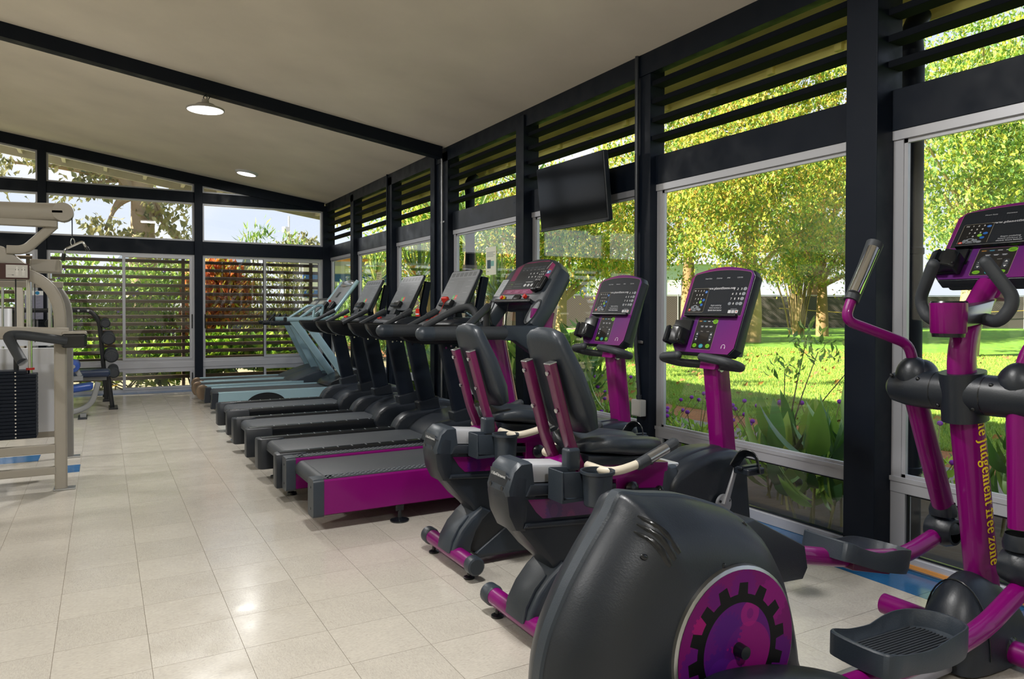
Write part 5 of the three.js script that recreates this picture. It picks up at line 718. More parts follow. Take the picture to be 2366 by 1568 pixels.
// ---------- lamps ----------
function highBay(p, label, visible = true) {
  const t = thing('pendant_lamp', label, 'lamp', p, 0, visible ? null : 'pendant lamps along the roof beams');
  part('housing', lathe([[0, 0.10], [0.03, 0.098], [0.035, 0.06], [0.075, 0.055], [0.09, 0.045], [0.095, 0.02], [0.13, 0.016], [0.168, 0.012], [0.17, 0.0], [0.16, -0.004]], 40), std({ color: hex('#a8a39b'), roughness: 0.5 }), t);
  part('lens', lathe([[0.0, -0.004], [0.158, -0.004], [0.16, 0.002], [0.0, 0.003]], 40), M.lens, t);
  part('hook', [tf(new THREE.TorusGeometry(0.016, 0.004, 8, 16), [0, 0.115, 0]), tube([[0, 0.13, 0], [0.012, 0.16, 0], [0.008, 0.24, 0]], 0.005, 8), tube(bend([[0.02, 0.09, 0], [0.045, 0.14, 0], [0.03, 0.24, 0]], 0.05), 0.004, 8)], M.plasticDark, t);
  const l = new THREE.RectAreaLight(new THREE.Color(1, 0.985, 0.96), LAMP, 0.28, 0.28); l.position.set(p[0], p[1] - 0.03, p[2]); l.rotation.x = -Math.PI / 2; scene.add(l);
}
const LAMP = 210;
highBay([0.85, 3.12, -7.38], 'round white pendant lamp hanging from the roof beam');
highBay([0.9, 3.11, -2.26], 'round pendant lamp on the beam over the bikes, out of view', false); highBay([-2.4, 3.6, -2.26], 'round pendant lamp on the beam over the left aisle, out of view', false); highBay([-2.4, 3.6, -7.38], 'round pendant lamp on the left half of the roof beam, out of view', false); highBay([0.3, 3.2, 1.2], 'round pendant lamp behind the camera, out of view', false);
{
  const t = thing('ceiling_light', 'round disc light fixed flat to the sloping ceiling by the back wall', 'lamp', [1.84, ceilY(1.84) - 0.012, -11.15]); t.rotation.z = -slope;
  part('rim', lathe([[0.13, -0.02], [0.15, -0.018], [0.16, 0.0], [0.16, 0.012], [0, 0.012]], 40), M.white, t); part('diffuser', lathe([[0, -0.02], [0.13, -0.02], [0.132, -0.012], [0, -0.01]], 40), M.lens, t);
  const l = new THREE.RectAreaLight(new THREE.Color(1, 0.985, 0.96), 45, 0.24, 0.24); l.position.set(1.83, ceilY(1.84) - 0.05, -11.15); l.rotation.x = -Math.PI / 2; scene.add(l);
}
// ---------- notices on the window panes ----------
const sheet = (p, w, h, label, draw) => item('notice', label, 'notice', face([[-w / 2, -h / 2], [w / 2, -h / 2], [w / 2, h / 2], [-w / 2, h / 2]], p, [0, -Math.PI / 2, 0]), std({ side: THREE.DoubleSide, roughness: 0.6, transmission: 0.25, map: canvasTex(256, Math.round(256 * h / w), draw) }));
sheet([3.384, 1.735, -6.42], 0.22, 0.28, 'white notice with a dark picture taped to the window pane', (c, w, h) => { c.fillStyle = '#e9e6da'; c.fillRect(0, 0, w, h); c.fillStyle = '#8c9096'; for (let i = 0; i < 4; i++) c.fillRect(24, 60 + i * 16, 205 - (i % 2) * 40, 6); c.fillStyle = '#2c4a5c'; c.fillRect(34, 150, 90, 100); c.fillStyle = '#7fb2b0'; c.fillRect(124, 165, 80, 60); c.fillStyle = '#5f6468'; c.fillRect(34, 282, 40, 6); });
sheet([3.384, 1.67, -9.79], 0.22, 0.21, 'yellowish notice sheet taped to the window by the palms', (c, w, h) => { c.fillStyle = '#e6dcae'; c.fillRect(0, 0, w, h); c.fillStyle = '#4a4636'; for (let i = 0; i < 6; i++) c.fillRect(30, 40 + i * 30, 190 - (i % 3) * 50, i === 5 ? 22 : 9); });
sheet([3.384, 0.82, -10.55], 0.16, 0.34, 'pale translucent sheet low on the window behind the blue treadmill posts', (c, w, h) => { c.fillStyle = '#b9c2ba'; c.fillRect(0, 0, w, h); dot(c, 180, h * 0.4, 8, 8, '#30302c'); });
// ================= outside =================
const fwd = (x, z) => x * 0.492 - z * 0.8706;               // distance straight ahead of the camera
const gY = (x, z) => { const f = fwd(x, z), t = Math.max(0, Math.min(1, (f - 11) / 23)); return -0.1 + 0.5 * t * t * (3 - 2 * t) + (f > 34 ? (f - 34) * 0.012 : 0); };
const spot = (deg, range) => { const a = deg * Math.PI / 180, x = Math.sin(a) * range, z = -Math.cos(a) * range; return [x, gY(x, z), z]; };
// bearing and range of things seen at px across the frame and f metres ahead
const at = (px, f) => { const a = Math.atan((px - 1183) / 1673.4); return spot(29.47 + a * 180 / Math.PI, f / Math.cos(a)); };
{
  const grassT = dataTex(512, (x, y) => { const a = fbm(N1, x, y, 6, 5), b = N2(x * 180, y * 180, 180), c = N1(x * 250, y * 90, 250), dead = Math.max(0, fbm(N2, x, y, 24, 3) - 0.6) * 2.2; return [0.33 + 0.15 * b + 0.1 * (a - 0.5) + 0.25 * dead, 0.54 + 0.2 * b * c + 0.14 * (a - 0.5) + 0.06 * dead, 0.13 + 0.1 * c * b]; }, true);
  const g = (x0, x1, z0, z1, nx, nz, lift, wob = 0) => { const p = new THREE.PlaneGeometry(1, 1, nx, nz), q = p.attributes.position, r = rng(3); for (let i = 0; i < q.count; i++) { const u = q.getX(i) + 0.5, v = 0.5 - q.getY(i); let x = x0 + (x1 - x0) * u; const z = z0 + (z1 - z0) * v; if (wob && u < 0.01) x += (N1(z * 2.1, 3) - 0.5) * wob; q.setXYZ(i, x, gY(x, z) + lift, z); } p.computeVertexNormals(); return p; };
  grassT.repeat.set(0.55, 0.55);
  struct('ground', g(-60, 90, -110, 40, 120, 120, -0.03), std({ map: dataTex(256, (x, y) => { const a = fbm(N1, x, y, 16, 4); return [0.56 + 0.2 * a, 0.54 + 0.18 * a, 0.44 + 0.14 * a]; }, true, 0.4), roughness: 0.95, bumpMap: grainBump, bumpScale: 0.01 }));
  struct('lawn', g(6.75, 60, -45, 12, 110, 110, 0.0, 0.35), std({ map: grassT, roughness: 0.95 }));
  struct('path', BB(5.35, 6.2, -0.25, -0.075, -40, 12), std({ color: hex('#8d857a'), roughness: 0.9, map: dataTex(256, (x, y) => 0.75 + 0.3 * fbm(N1, x, y, 12, 4), true), bumpMap: blotch, bumpScale: 0.004 }));
  const mulchT = dataTex(256, (x, y) => { const b = N1(x * 128, y * 50, 256), c = N2(x * 40, y * 120, 256); return [0.42 + 0.4 * b * c + 0.1 * b, 0.28 + 0.26 * b * c + 0.05 * b, 0.16 + 0.14 * c * b]; }, true, 2);
  struct('mulch_strip', g(6.2, 7.0, -40, 12, 4, 160, 0.015, 0), std({ map: mulchT, roughness: 0.95, bumpMap: blotch, bumpScale: 0.02 }));
  struct('soil_bed', [BB(3.45, 5.35, -0.25, -0.085, -40, 12), BB(-8, 3.45, -0.25, -0.085, -13.2, -12.5)], std({ color: hex('#4a3c2c'), roughness: 0.95, bumpMap: blotch, bumpScale: 0.03 }));
  const far = at(1290, 33.6), far2 = at(700, 33);
  struct('roadway', (() => { const s = [at(850, 30), at(1700, 33.2), at(1700, 33.8), at(850, 33)], sh = new THREE.BufferGeometry(); const q = s.map(([x, y, z]) => [x, y + 0.02, z]); sh.setAttribute('position', new THREE.Float32BufferAttribute([...q[0], ...q[1], ...q[2], ...q[0], ...q[2], ...q[3]], 3)); sh.computeVertexNormals(); return sh; })(), std({ color: hex('#b59a86'), roughness: 0.9 }));
}
// ---- leaves ----
function leafGeo(w, l, fold = 0.25, droop = 0.2, n = 1) {
  const rows = []; for (let i = 0; i <= n + 1; i++) { const t = i / (n + 1), ww = n === 1 ? [0, 1, 0][i] * w / 2 : w / 2 * Math.pow(Math.sin(Math.PI * Math.pow(t, 0.75)), 0.8); rows.push([ww, l * t, -droop * l * t * t]); }
  const pos = [], idx = []; rows.forEach(([ww, y, z]) => pos.push(-ww, y, z + ww * fold, 0, y, z, ww, y, z + ww * fold));
  for (let i = 0; i < rows.length - 1; i++) for (const k of [0, 1]) { const a = i * 3 + k, b = a + 1, c = a + 3, d = c + 1; if (i > 0 || n > 1) idx.push(a, b, d); else idx.push(a, d, c); if (i > 0 && i < rows.length - 2 || n > 1) idx.push(a, d, c); }
  const g = new THREE.BufferGeometry(); g.setAttribute('position', new THREE.Float32BufferAttribute(pos, 3)); g.setIndex(idx); g.computeVertexNormals(); return g;
}
const leafMat = std({ color: 0xffffff, roughness: 0.75, transmission: 0.4, thickness: 0, side: THREE.DoubleSide, specularIntensity: 0.5 });
const pal = { tree: [[0.52, 0.52, 0.06, 4], [0.3, 0.43, 0.05, 4], [0.7, 0.56, 0.1, 2], [0.14, 0.27, 0.04, 3], [0.72, 0.4, 0.1, 1.2]], green: [[0.2, 0.36, 0.08, 4], [0.36, 0.5, 0.1, 3], [0.12, 0.25, 0.06, 2], [0.5, 0.58, 0.16, 1]], bright: [[0.3, 0.5, 0.05, 4], [0.45, 0.6, 0.08, 3], [0.16, 0.34, 0.05, 2]], olive: [[0.24, 0.24, 0.1, 4], [0.36, 0.34, 0.16, 3], [0.16, 0.18, 0.08, 2]], red: [[0.75, 0.24, 0.08, 4], [0.78, 0.42, 0.12, 3], [0.4, 0.12, 0.08, 2], [0.4, 0.45, 0.08, 2.5], [0.55, 0.5, 0.08, 1]], dry: [[0.3, 0.33, 0.09, 3], [0.2, 0.26, 0.06, 3], [0.44, 0.42, 0.14, 2]] };
function pick(p, r) { let s = 0; for (const c of p) s += c[3]; let t = r() * s; for (const c of p) { t -= c[3]; if (t <= 0) return c; } return p[0]; }
function leaves(parent, name, blobs, n, w, l, palette, seed, o = {}) {
  const r = rng(seed), g = leafGeo(w, l, 0.3, o.droop ?? 0.25), m = new THREE.InstancedMesh(g, leafMat, n), q = new THREE.Object3D(), c = new THREE.Color(); let tot = 0; for (const b of blobs) tot += b[3] * b[4] * b[5];
  const cum = []; let a = 0; for (const b of blobs) { a += b[3] * b[4] * b[5] / tot; cum.push(a); }
  const tips = []; if (o.spray) for (let i = 0; i < n / o.spray; i++) { const t = r(), b = blobs[cum.findIndex((v) => v >= t)] || blobs[0], u = r() * 2 - 1, f = r() * 6.283, s = Math.sqrt(1 - u * u), k = Math.pow(r(), 0.4) * 1.1; tips.push([b[0] + s * Math.cos(f) * b[3] * k, b[1] + u * b[4] * k, b[2] + s * Math.sin(f) * b[5] * k, 0.16 + 0.2 * r()]); }
  for (let i = 0; i < n; i++) {
    const t = r(), b = blobs[cum.findIndex((v) => v >= t)] || blobs[0]; const u = r() * 2 - 1, f = r() * 2 * Math.PI, s = Math.sqrt(1 - u * u), d = [s * Math.cos(f), u, s * Math.sin(f)], k = Math.pow(r(), o.fill ?? 0.45);
    // leaves gather in small sprays
    q.position.set(b[0] + d[0] * b[3] * k, b[1] + d[1] * b[4] * k, b[2] + d[2] * b[5] * k);
    const cx = N1(q.position.x * 1.3 + 50, q.position.y * 1.3 + 50 + q.position.z) ; if (cx < (o.gap ?? 0.3)) { q.position.x += (r() - 0.5) * b[3] * 0.5; q.position.y += (r() - 0.5) * b[4] * 0.5; }
    if (o.spray) { const c0 = tips[i % tips.length], g3 = () => (r() + r() + r() - 1.5) * 1.5; q.position.set(c0[0] + g3() * c0[3] * 1.3, c0[1] + g3() * c0[3] * 0.8, c0[2] + g3() * c0[3] * 1.3); }
    if (q.position.y < (o.floor ?? -0.05)) q.position.y = (o.floor ?? -0.05) + r() * 0.3;
    q.rotation.set((r() - 0.5) * 2.4 + (o.hang ? Math.PI : 0.6), r() * 6.283, (r() - 0.5) * 1.6, 'YXZ'); const sc = 0.6 + 0.8 * r(); q.scale.set(sc, sc, sc); q.updateMatrix(); m.setMatrixAt(i, q.matrix);
    const p = pick(palette, r), v = 0.75 + 0.5 * r(); c.setRGB(p[0] * v, p[1] * v, p[2] * v); m.setColorAt(i, c);
  }
  m.name = name; m.userData.kind = 'stuff'; shadow(m); parent.add(m); return m;
}
const bark = std({ color: hex('#8d7350'), roughness: 0.9, bumpMap: blotch, bumpScale: 0.02 }), paleBark = std({ color: hex('#a58e66'), roughness: 0.9, bumpMap: blotch, bumpScale: 0.02 }), stemMat = std({ color: hex('#6d6a3c'), roughness: 0.8 });
// trunk that forks into limbs reaching the crown's blobs
function trunk(t, h, r0, blobs, seed, mat = bark, lean = 0) {
  const r = rng(seed); part('trunk', tube(bend([[0, -0.2, 0], [lean * 0.4, h * 0.5, (r() - 0.5) * 0.3], [lean, h, 0]], 1), r0, 12, { scale: (q) => 1.15 - 0.4 * q }), mat, t);
  for (const b of blobs) part('branch', tube(bend([[lean * 0.8, h * (0.75 + 0.2 * r()), 0], [lean + (b[0] - lean) * 0.45 + (r() - 0.5) * 0.5, h + (b[1] - h) * 0.5, b[2] * 0.45], [b[0], b[1] + b[4] * 0.4, b[2]]], 1.2), r0 * 0.5, 8, { scale: (q) => 1 - 0.8 * q }), mat, t);
}
const blobsOf = (list) => list.map((b) => b.length === 4 ? [b[0], b[1], b[2], b[3], b[3] * 0.85, b[3]] : b);
function tree(px, f, label, h, r0, blobs, n, size, palette, seed, mat, o = {}) { const t = thing('tree', label, 'tree', at(px, f)); const bb = blobsOf(blobs); trunk(t, h, r0, bb, seed, mat, o.lean ?? 0); leaves(t, 'foliage', bb, Math.round(n * (o.k ?? 1.7)), size * 0.36, size * 0.64, palette, seed + 1, { spray: 55, ...o }); return t; }
tree(1738, 24, 'tree with a pale straight trunk on the lawn, behind the front bike console', 2.6, 0.24, [[-1.2, 4.2, 0.4, 2.0], [0.8, 4.8, -0.4, 1.9], [-0.3, 6.1, 0, 2.1], [-2.2, 5.2, 0.5, 1.6], [1.8, 3.4, 0.6, 1.3], [-2.3, 2.7, 0.4, 1.1], [-1.0, 2.2, 0.8, 0.7]], 15000, 0.2, pal.tree, 501, paleBark);
tree(1900, 27, 'round yellow green tree between the pale trunk and the big dark post', 2.4, 0.2, [[0, 4.4, 0, 2.2], [1.2, 3.2, 0.3, 1.7], [-1.2, 3.2, 0, 1.6], [0.4, 6.6, 0, 2.0], [1.6, 2.2, 0.6, 1.0]], 13000, 0.2, pal.tree, 511, bark);
tree(1292, 23, 'low forked tree in front of the fence, seen right of the purple treadmill console', 1.7, 0.17, [[-1.1, 3.1, 0, 1.4], [0.8, 3.3, 0.2, 1.6], [0, 4.5, 0, 1.5], [1.9, 2.4, 0.4, 1.1], [-1.7, 2.1, 0.3, 0.9], [0.9, 2.1, 0.5, 0.7]], 8000, 0.19, pal.tree, 521, paleBark, { lean: 0.15, gap: 0.4 });
tree(1435, 27, 'tree with spreading low limbs seen left of the conduit post', 2.2, 0.2, [[-1.4, 3.6, 0, 1.6], [0.9, 3.9, 0.2, 1.6], [0, 5.4, 0, 1.9], [2.0, 3.0, 0, 1.4], [-1.9, 2.5, 0.3, 1.1], [0.4, 2.4, 0.6, 0.8]], 9000, 0.2, pal.tree, 531, paleBark, { gap: 0.4 });
tree(1590, 32, 'tall tree behind the others whose top fills the louvre gaps', 4, 0.3, [[0, 6.5, 0, 2.6], [-2.4, 8.2, 0, 2.4], [2.0, 8.6, 0, 2.5], [0, 10.6, 0, 2.6], [3.6, 11, 0, 2.4], [-3.4, 5.4, 0, 2.0]], 17000, 0.24, pal.tree, 541, bark);
tree(1880, 35, 'tallest tree at the back, above the round yellow green tree', 5, 0.34, [[0, 8, 0, 3.2], [2.6, 10.5, 0, 2.8], [-2.6, 10.8, 0, 2.8], [0.3, 13.4, 0, 2.8], [4.5, 7.5, 0, 2.6]], 17000, 0.26, pal.tree, 551, bark);
tree(2230, 19, 'big dense green tree with pale limbs outside behind the elliptical trainer', 3.2, 0.26, [[-1.0, 3.6, 0, 1.7], [1.2, 4.4, 0.3, 2.0], [-0.4, 6.2, 0, 2.0], [2.4, 6.6, 0, 2.0], [0.8, 8.2, 0, 1.9], [3.4, 4.0, 0.2, 1.9], [-1.9, 5.0, 0, 1.4]], 19000, 0.19, [...pal.green, ...pal.tree.slice(0, 2)], 561, paleBark, { lean: 0.5 });
tree(2420, 26, 'leafy tree at the right edge, farther than the dense one', 3, 0.25, [[-2, 4.5, 0, 2.3], [0, 6.5, 0, 2.6], [-2.5, 8.2, 0, 2.4], [1, 10, 0, 2.5]], 11000, 0.22, [...pal.tree], 571, bark);
tree(1130, 21, 'bushy yellow green tree behind the white notice on the pane', 1.4, 0.13, [[-0.6, 2.6, 0, 1.2], [0.9, 2.9, 0.2, 1.4], [0.2, 4.1, 0, 1.3], [1.9, 3.6, 0, 1.1]], 8000, 0.18, pal.tree, 581, bark);
tree(985, 17, 'bushy bright tree left of the double post, behind the spiky palms', 1.5, 0.12, [[0.4, 2.4, 0, 1.0], [-0.6, 2.9, 0.2, 1.0], [0.2, 3.8, 0, 1.1], [1.0, 3.2, 0, 0.9]], 7000, 0.16, [...pal.tree, ...pal.bright], 591, bark);
tree(330, 20, 'old tree with a thick trunk and drooping leaves beyond the gable windows', 5.2, 0.36, [[-1.2, 4.2, 0, 1.0, 0.9, 0.8], [-2.0, 5.5, 0, 1.1, 0.8, 0.9], [0.5, 3.2, 0.2, 0.9, 0.9, 0.7], [1.1, 2.6, 0.2, 0.55, 0.7, 0.5], [-0.9, 3.0, 0.3, 0.5, 0.7, 0.5], [0.2, 5.6, 0, 1.0, 0.9, 0.9], [-2.9, 4.6, 0, 0.6, 0.8, 0.6], [0.7, 4.4, 0.3, 0.7, 0.6, 0.7]], 2300, 0.3, pal.olive, 601, std({ color: hex('#96836a'), roughness: 0.9, bumpMap: blotch, bumpScale: 0.04 }), { k: 1, hang: true, gap: 0.5, fill: 0.6, floor: 2 });
// ---- clump of bare canes by the fence ----
{
  const t = thing('cane_clump', 'fan shaped clump of many pale canes with spiky tops by the fence', 'shrub', at(1842, 28)), r = rng(71), cs = [];
  for (let i = 0; i < 46; i++) { const a = (r() - 0.5) * 1.5, b = (r() - 0.5) * 0.9, L = 2.0 + r() * 0.9; part('cane', tube(bend([[a * 0.35, -0.1, b * 0.3], [a * 0.6, L * 0.5, b * 0.6], [a * 1.15, L, b]], 0.8), 0.022 + r() * 0.02, 6, { scale: (q) => 1 - 0.5 * q }), paleBark, t); cs.push([a * 1.15, L, b, 0.4]); }
  leaves(t, 'foliage', blobsOf(cs), 3200, 0.035, 0.42, [[0.3, 0.4, 0.06, 3], [0.5, 0.5, 0.1, 2], [0.2, 0.3, 0.05, 2]], 72);
}
// ---- bushes ----
function bush(p, label, blobs, n, w, l, palette, seed, o = {}) { const t = thing('shrub', label, 'shrub', p), bb = blobsOf(blobs), r = rng(seed); for (const b of bb) for (let i = 0; i < 3; i++) part('stem', tube(bend([[b[0] * 0.4 + (r() - 0.5) * 0.2, -0.1, b[2] * 0.5], [b[0] * 0.8 + (r() - 0.5) * 0.3, b[1] * 0.5, b[2] * 0.8], [b[0] + (r() - 0.5) * b[3], b[1], b[2]]], 0.3), o.stem ?? 0.012, 6), o.mat ?? stemMat, t); leaves(t, 'foliage', bb, n, w, l, palette, seed + 1, o); return t; }
{
  const s = bush([-0.05, -0.1, -14.0], 'wide green shrub dotted with violet flowers behind the slats left of the rack', [[-0.5, 1.7, 0, 0.75, 0.55, 0.5], [0.5, 1.6, 0.1, 0.8, 0.6, 0.5], [-0.1, 1.0, 0, 1.0, 0.6, 0.5], [0.9, 0.9, 0, 0.7, 0.5, 0.4], [1.2, 1.75, 0, 0.5, 0.45, 0.4]], 6500, 0.05, 0.1, [...pal.green, ...pal.bright.slice(0, 1)], 611);
  const r = rng(612), fl = new THREE.SphereGeometry(0.024, 8, 6), fm = std({ color: hex('#8f7ae0'), roughness: 0.6 }); for (let i = 0; i < 26; i++) part('flower', fl.clone().translate(-0.9 + r() * 2.0, 0.6 + r() * 1.6, 0.3 + r() * 0.25), fm, s);
}
bush([1.72, -0.1, -13.75], 'red and orange leaved croton bush behind the corner window slats', [[-0.1, 1.75, 0, 0.45, 0.5, 0.35], [0.25, 1.5, 0.1, 0.45, 0.5, 0.35], [-0.2, 1.1, 0, 0.4, 0.4, 0.3], [0.1, 1.95, 0, 0.4, 0.35, 0.3]], 2800, 0.055, 0.17, pal.red, 621);
bush([2.85, -0.1, -14.0], 'airy pale shrub of thin upright stems next to the croton', [[-0.3, 1.9, 0, 0.4, 0.5, 0.3], [0.25, 1.5, 0, 0.45, 0.6, 0.3], [0, 1.0, 0, 0.5, 0.5, 0.3], [-0.5, 1.2, 0, 0.3, 0.7, 0.3], [0.1, 2.3, 0, 0.35, 0.35, 0.3]], 3000, 0.03, 0.085, pal.dry, 631, { mat: std({ color: hex('#b3a377'), roughness: 0.8 }), stem: 0.009 });
bush([1.1, -0.1, -13.1], 'bright green leafy ground cover at the foot of the slats by the rack', [[-1.2, 0.45, 0, 0.6, 0.35, 0.3], [-0.3, 0.4, 0, 0.6, 0.35, 0.3], [0.35, 0.5, -0.2, 0.5, 0.35, 0.3]], 2400, 0.09, 0.15, pal.bright, 641);
bush([2.4, -0.1, -13.1], 'lime green leafy ground cover under the corner window', [[-0.6, 0.55, -0.1, 0.5, 0.4, 0.3], [0.2, 0.5, 0, 0.55, 0.4, 0.3], [0.8, 0.7, -0.2, 0.5, 0.45, 0.3]], 2400, 0.09, 0.16, pal.bright, 651);
bush([-1.6, -0.1, -14.2], 'green shrub outside behind the pale weight machine', [[0, 1.3, 0, 0.9, 0.8, 0.5], [0.2, 0.6, 0.2, 0.8, 0.5, 0.5]], 2600, 0.06, 0.12, pal.green, 661);
bush([5.6, -0.1, -17.5], 'dark leafy bush outside between the corner post and the next post', [[0, 1.2, 0, 1.0, 0.9, 0.7], [0.9, 0.7, 0.2, 0.8, 0.6, 0.5]], 3000, 0.07, 0.14, pal.green, 671);
bush([4.35, -0.1, -9.8], 'bright bed plants outside behind the black treadmill posts', [[0, 0.4, -0.9, 0.4, 0.4, 0.6], [0.1, 0.35, 0.2, 0.4, 0.35, 0.6], [-0.1, 0.45, 1.1, 0.4, 0.4, 0.5]], 2600, 0.08, 0.16, pal.bright, 681);
bush([4.2, -0.1, -7.0], 'leafy green bed plants outside behind the far recumbent bike seat', [[0, 0.45, -0.3, 0.4, 0.45, 0.5], [0.1, 0.6, 0.6, 0.4, 0.5, 0.4]], 1500, 0.06, 0.2, pal.green, 691);
bush(at(700, 60), 'distant round grey green tree top low in the corner gable window', [[0, 4.2, 0, 2.6, 2.4, 2], [1.8, 3.6, 0, 2.0, 2, 2]], 3000, 0.22, 0.4, pal.olive, 701, { mat: bark, stem: 0.08 });
bush([2.9, -0.1, -15.2], 'tall thin sprigs rising above the corner window slats', [[-0.2, 2.75, 0, 0.35, 0.35, 0.2], [0.5, 2.6, 0, 0.3, 0.35, 0.2]], 220, 0.035, 0.16, pal.green, 711, { stem: 0.012 });
// ---- spiky dracaena heads on thin stems ----
function dracaena(p, label, heads, seed) {
  const t = thing('dracaena', label, 'palm', p), r = rng(seed), g = leafGeo(0.045, 0.62, 0.3, 0.3, 4), mats = [[0.2, 0.36, 0.07], [0.42, 0.5, 0.1], [0.12, 0.24, 0.06]].map((c) => std({ color: new THREE.Color(...c), roughness: 0.6, transmission: 0.3, thickness: 0, side: THREE.DoubleSide }));
  for (const [x, y, z, s] of heads) { part('stem', tube(bend([[x * 0.3, -0.1, z * 0.3], [x * 0.7, y * 0.5, z * 0.6], [x, y, z]], 0.5), 0.035, 8), std({ color: hex('#8a7a58'), roughness: 0.9 }), t);
    for (let i = 0; i < 34; i++) { const m = new THREE.Mesh(g, mats[i % 3]); m.name = 'leaf'; m.position.set(x, y, z); m.rotation.set(-0.2 + 1.9 * r(), i * 2.4, 0, 'YXZ'); const k = s * (0.8 + 0.4 * r()); m.scale.set(k, k, k); shadow(m); t.add(m); } }
}
dracaena([5.3, -0.1, -15.6], 'spiky dracaena seen in the narrow window next to the corner', [[0, 2.0, 0, 1.0], [0.6, 1.3, 0.4, 0.9]], 801);
dracaena([5.2, -0.1, -12.0], 'tall many headed dracaena outside behind the yellowish notice', [[-0.3, 1.9, 0, 1.1], [0.5, 2.5, 0.3, 1.1], [0.2, 3.1, -0.4, 1.2], [0.9, 1.5, 0.5, 0.9]], 802);
dracaena([5.4, -0.1, -9.9], 'yellow green spiky dracaena outside left of the double post', [[0, 1.55, 0, 1.0], [-0.3, 2.7, -0.5, 1.1], [0.3, 3.3, 0.2, 1.0]], 803);
// ---- plants with big single leaves by the glass ----
const bigMats = [[0.1, 0.25, 0.05], [0.2, 0.38, 0.06], [0.3, 0.46, 0.07], [0.06, 0.17, 0.05]].map((c) => std({ color: new THREE.Color(...c), roughness: 0.4, transmission: 0.3, thickness: 0, side: THREE.DoubleSide }));
const bigLeaf = [leafGeo(0.1, 0.42, 0.35, 0.35, 6), leafGeo(0.08, 0.34, 0.3, 0.2, 6), leafGeo(0.13, 0.36, 0.25, 0.5, 6)];
function leafy(p, label, stems, perStem, h, size, seed, name = 'ginger_plant') {
  const t = thing(name, label, 'plant', p), r = rng(seed);
  for (let s = 0; s < stems; s++) { const bx = (r() - 0.5) * 0.3, bz = (r() - 0.5) * 0.4, lx = (r() - 0.5) * 0.35, lz = (r() - 0.5) * 0.45, H = h * (0.7 + 0.4 * r()); part('stem', tube([[bx, -0.05, bz], [bx + lx * 0.4, H * 0.5, bz + lz * 0.4], [bx + lx, H, bz + lz]], 0.009, 7), stemMat, t);
    for (let i = 0; i < perStem; i++) { const q = 0.25 + 0.75 * (i + 0.5) / perStem, m = new THREE.Mesh(bigLeaf[Math.floor(r() * 3)], bigMats[Math.floor(r() * 4)]); m.name = 'leaf'; m.position.set(bx + lx * q, H * q, bz + lz * q); m.rotation.set(0.35 + 0.9 * r(), r() * 6.28, (r() - 0.5) * 0.5, 'YXZ'); const k = size * (0.7 + 0.5 * r()); m.scale.set(k, k, k); shadow(m); t.add(m); } }
}
leafy([3.95, -0.09, -3.1], 'ginger plant with long arching leaves at the low pane right of the bike pedal', 6, 9, 0.42, 0.95, 901);
leafy([3.85, -0.09, -2.75], 'ginger plant whose tall leaves rise above the sill by the big dark post', 5, 9, 0.6, 1.0, 902);
leafy([4.15, -0.09, -3.6], 'low ginger plant behind the front bike shroud', 5, 8, 0.36, 0.85, 903);
leafy([4.0, -0.09, -1.85], 'leafy plant just right of the big dark post, behind the elliptical arm', 6, 9, 0.75, 0.62, 904);
leafy([4.1, -0.09, -1.35], 'leafy plant behind the elliptical column with the yellow lettering', 6, 10, 0.8, 0.72, 905);
leafy([3.8, -0.09, -1.05], 'broad leaved plant at the right edge behind the elliptical trainer', 5, 8, 0.62, 1.0, 906);
leafy([4.6, -0.09, -2.3], 'fine leaved plant behind the downpipe by the elliptical trainer', 5, 8, 0.5, 0.6, 907);
leafy([3.95, -0.09, -5.0], 'leafy bed plant low behind the far bike shroud', 5, 8, 0.5, 0.7, 908);
leafy([3.9, -0.09, -8.3], 'leafy bed plant outside behind the nearest black treadmill', 6, 8, 0.5, 0.7, 909);
// ---- globe amaranth with purple flower balls ----
function amaranth(p, label, n, seed) {
  const t = thing('flower_plant', label, 'flowers', p, 0, 'purple flowers along the bed'), r = rng(seed), ball = new THREE.SphereGeometry(0.021, 10, 8), fm = std({ color: hex('#7a1fa0'), roughness: 0.7 }), lg = leafGeo(0.04, 0.085, 0.3, 0.2, 2);
  for (let i = 0; i < n; i++) { const a = r() * 6.28, d = 0.1 + r() * 0.26, h = 0.25 + r() * 0.3, x = Math.cos(a) * d, z = Math.sin(a) * d; part('stem', tube([[x * 0.2, 0, z * 0.2], [x * 0.6, h * 0.6, z * 0.6], [x, h, z]], 0.0035, 5), stemMat, t); const f = new THREE.Mesh(ball, fm); f.name = 'flower'; f.position.set(x, h + 0.015, z); f.scale.y = 0.9; shadow(f); t.add(f); }
  const bb = [[0, 0.14, 0, 0.28, 0.14, 0.28]]; leaves(t, 'foliage', bb, 90, 0.045, 0.09, pal.bright, seed + 1, { floor: 0.01 });
}
[[4.55, -5.35], [4.75, -4.95], [4.95, -5.6], [5.1, -5.05], [5.15, -4.5], [4.9, -4.3], [5.2, -3.95], [5.0, -3.5], [5.25, -6.1], [4.7, -6.2], [5.1, -3.0], [5.1, -6.9]].forEach(([x, z], i) => amaranth([x, -0.085, z], ['purple flowered bed plant behind the front bike post', 'purple flowered bed plant right below the front bike console', 'purple flowered bed plant beside the conduit post', 'purple flowered bed plant behind the front bike post, at the path', 'purple flowered bed plant in the middle of the large pane', 'purple flowered bed plant behind the bike pedal strap', 'purple flowered bed plant toward the ginger leaves', 'purple flowered bed plant right above the ginger leaves', 'purple flowered bed plant left of the grey switch box', 'purple flowered bed plant behind the far bike post', 'purple flowered bed plant next to the big dark post', 'purple flowered bed plant seen between the far bike seat and its post'][i], 6, 1000 + i * 5));
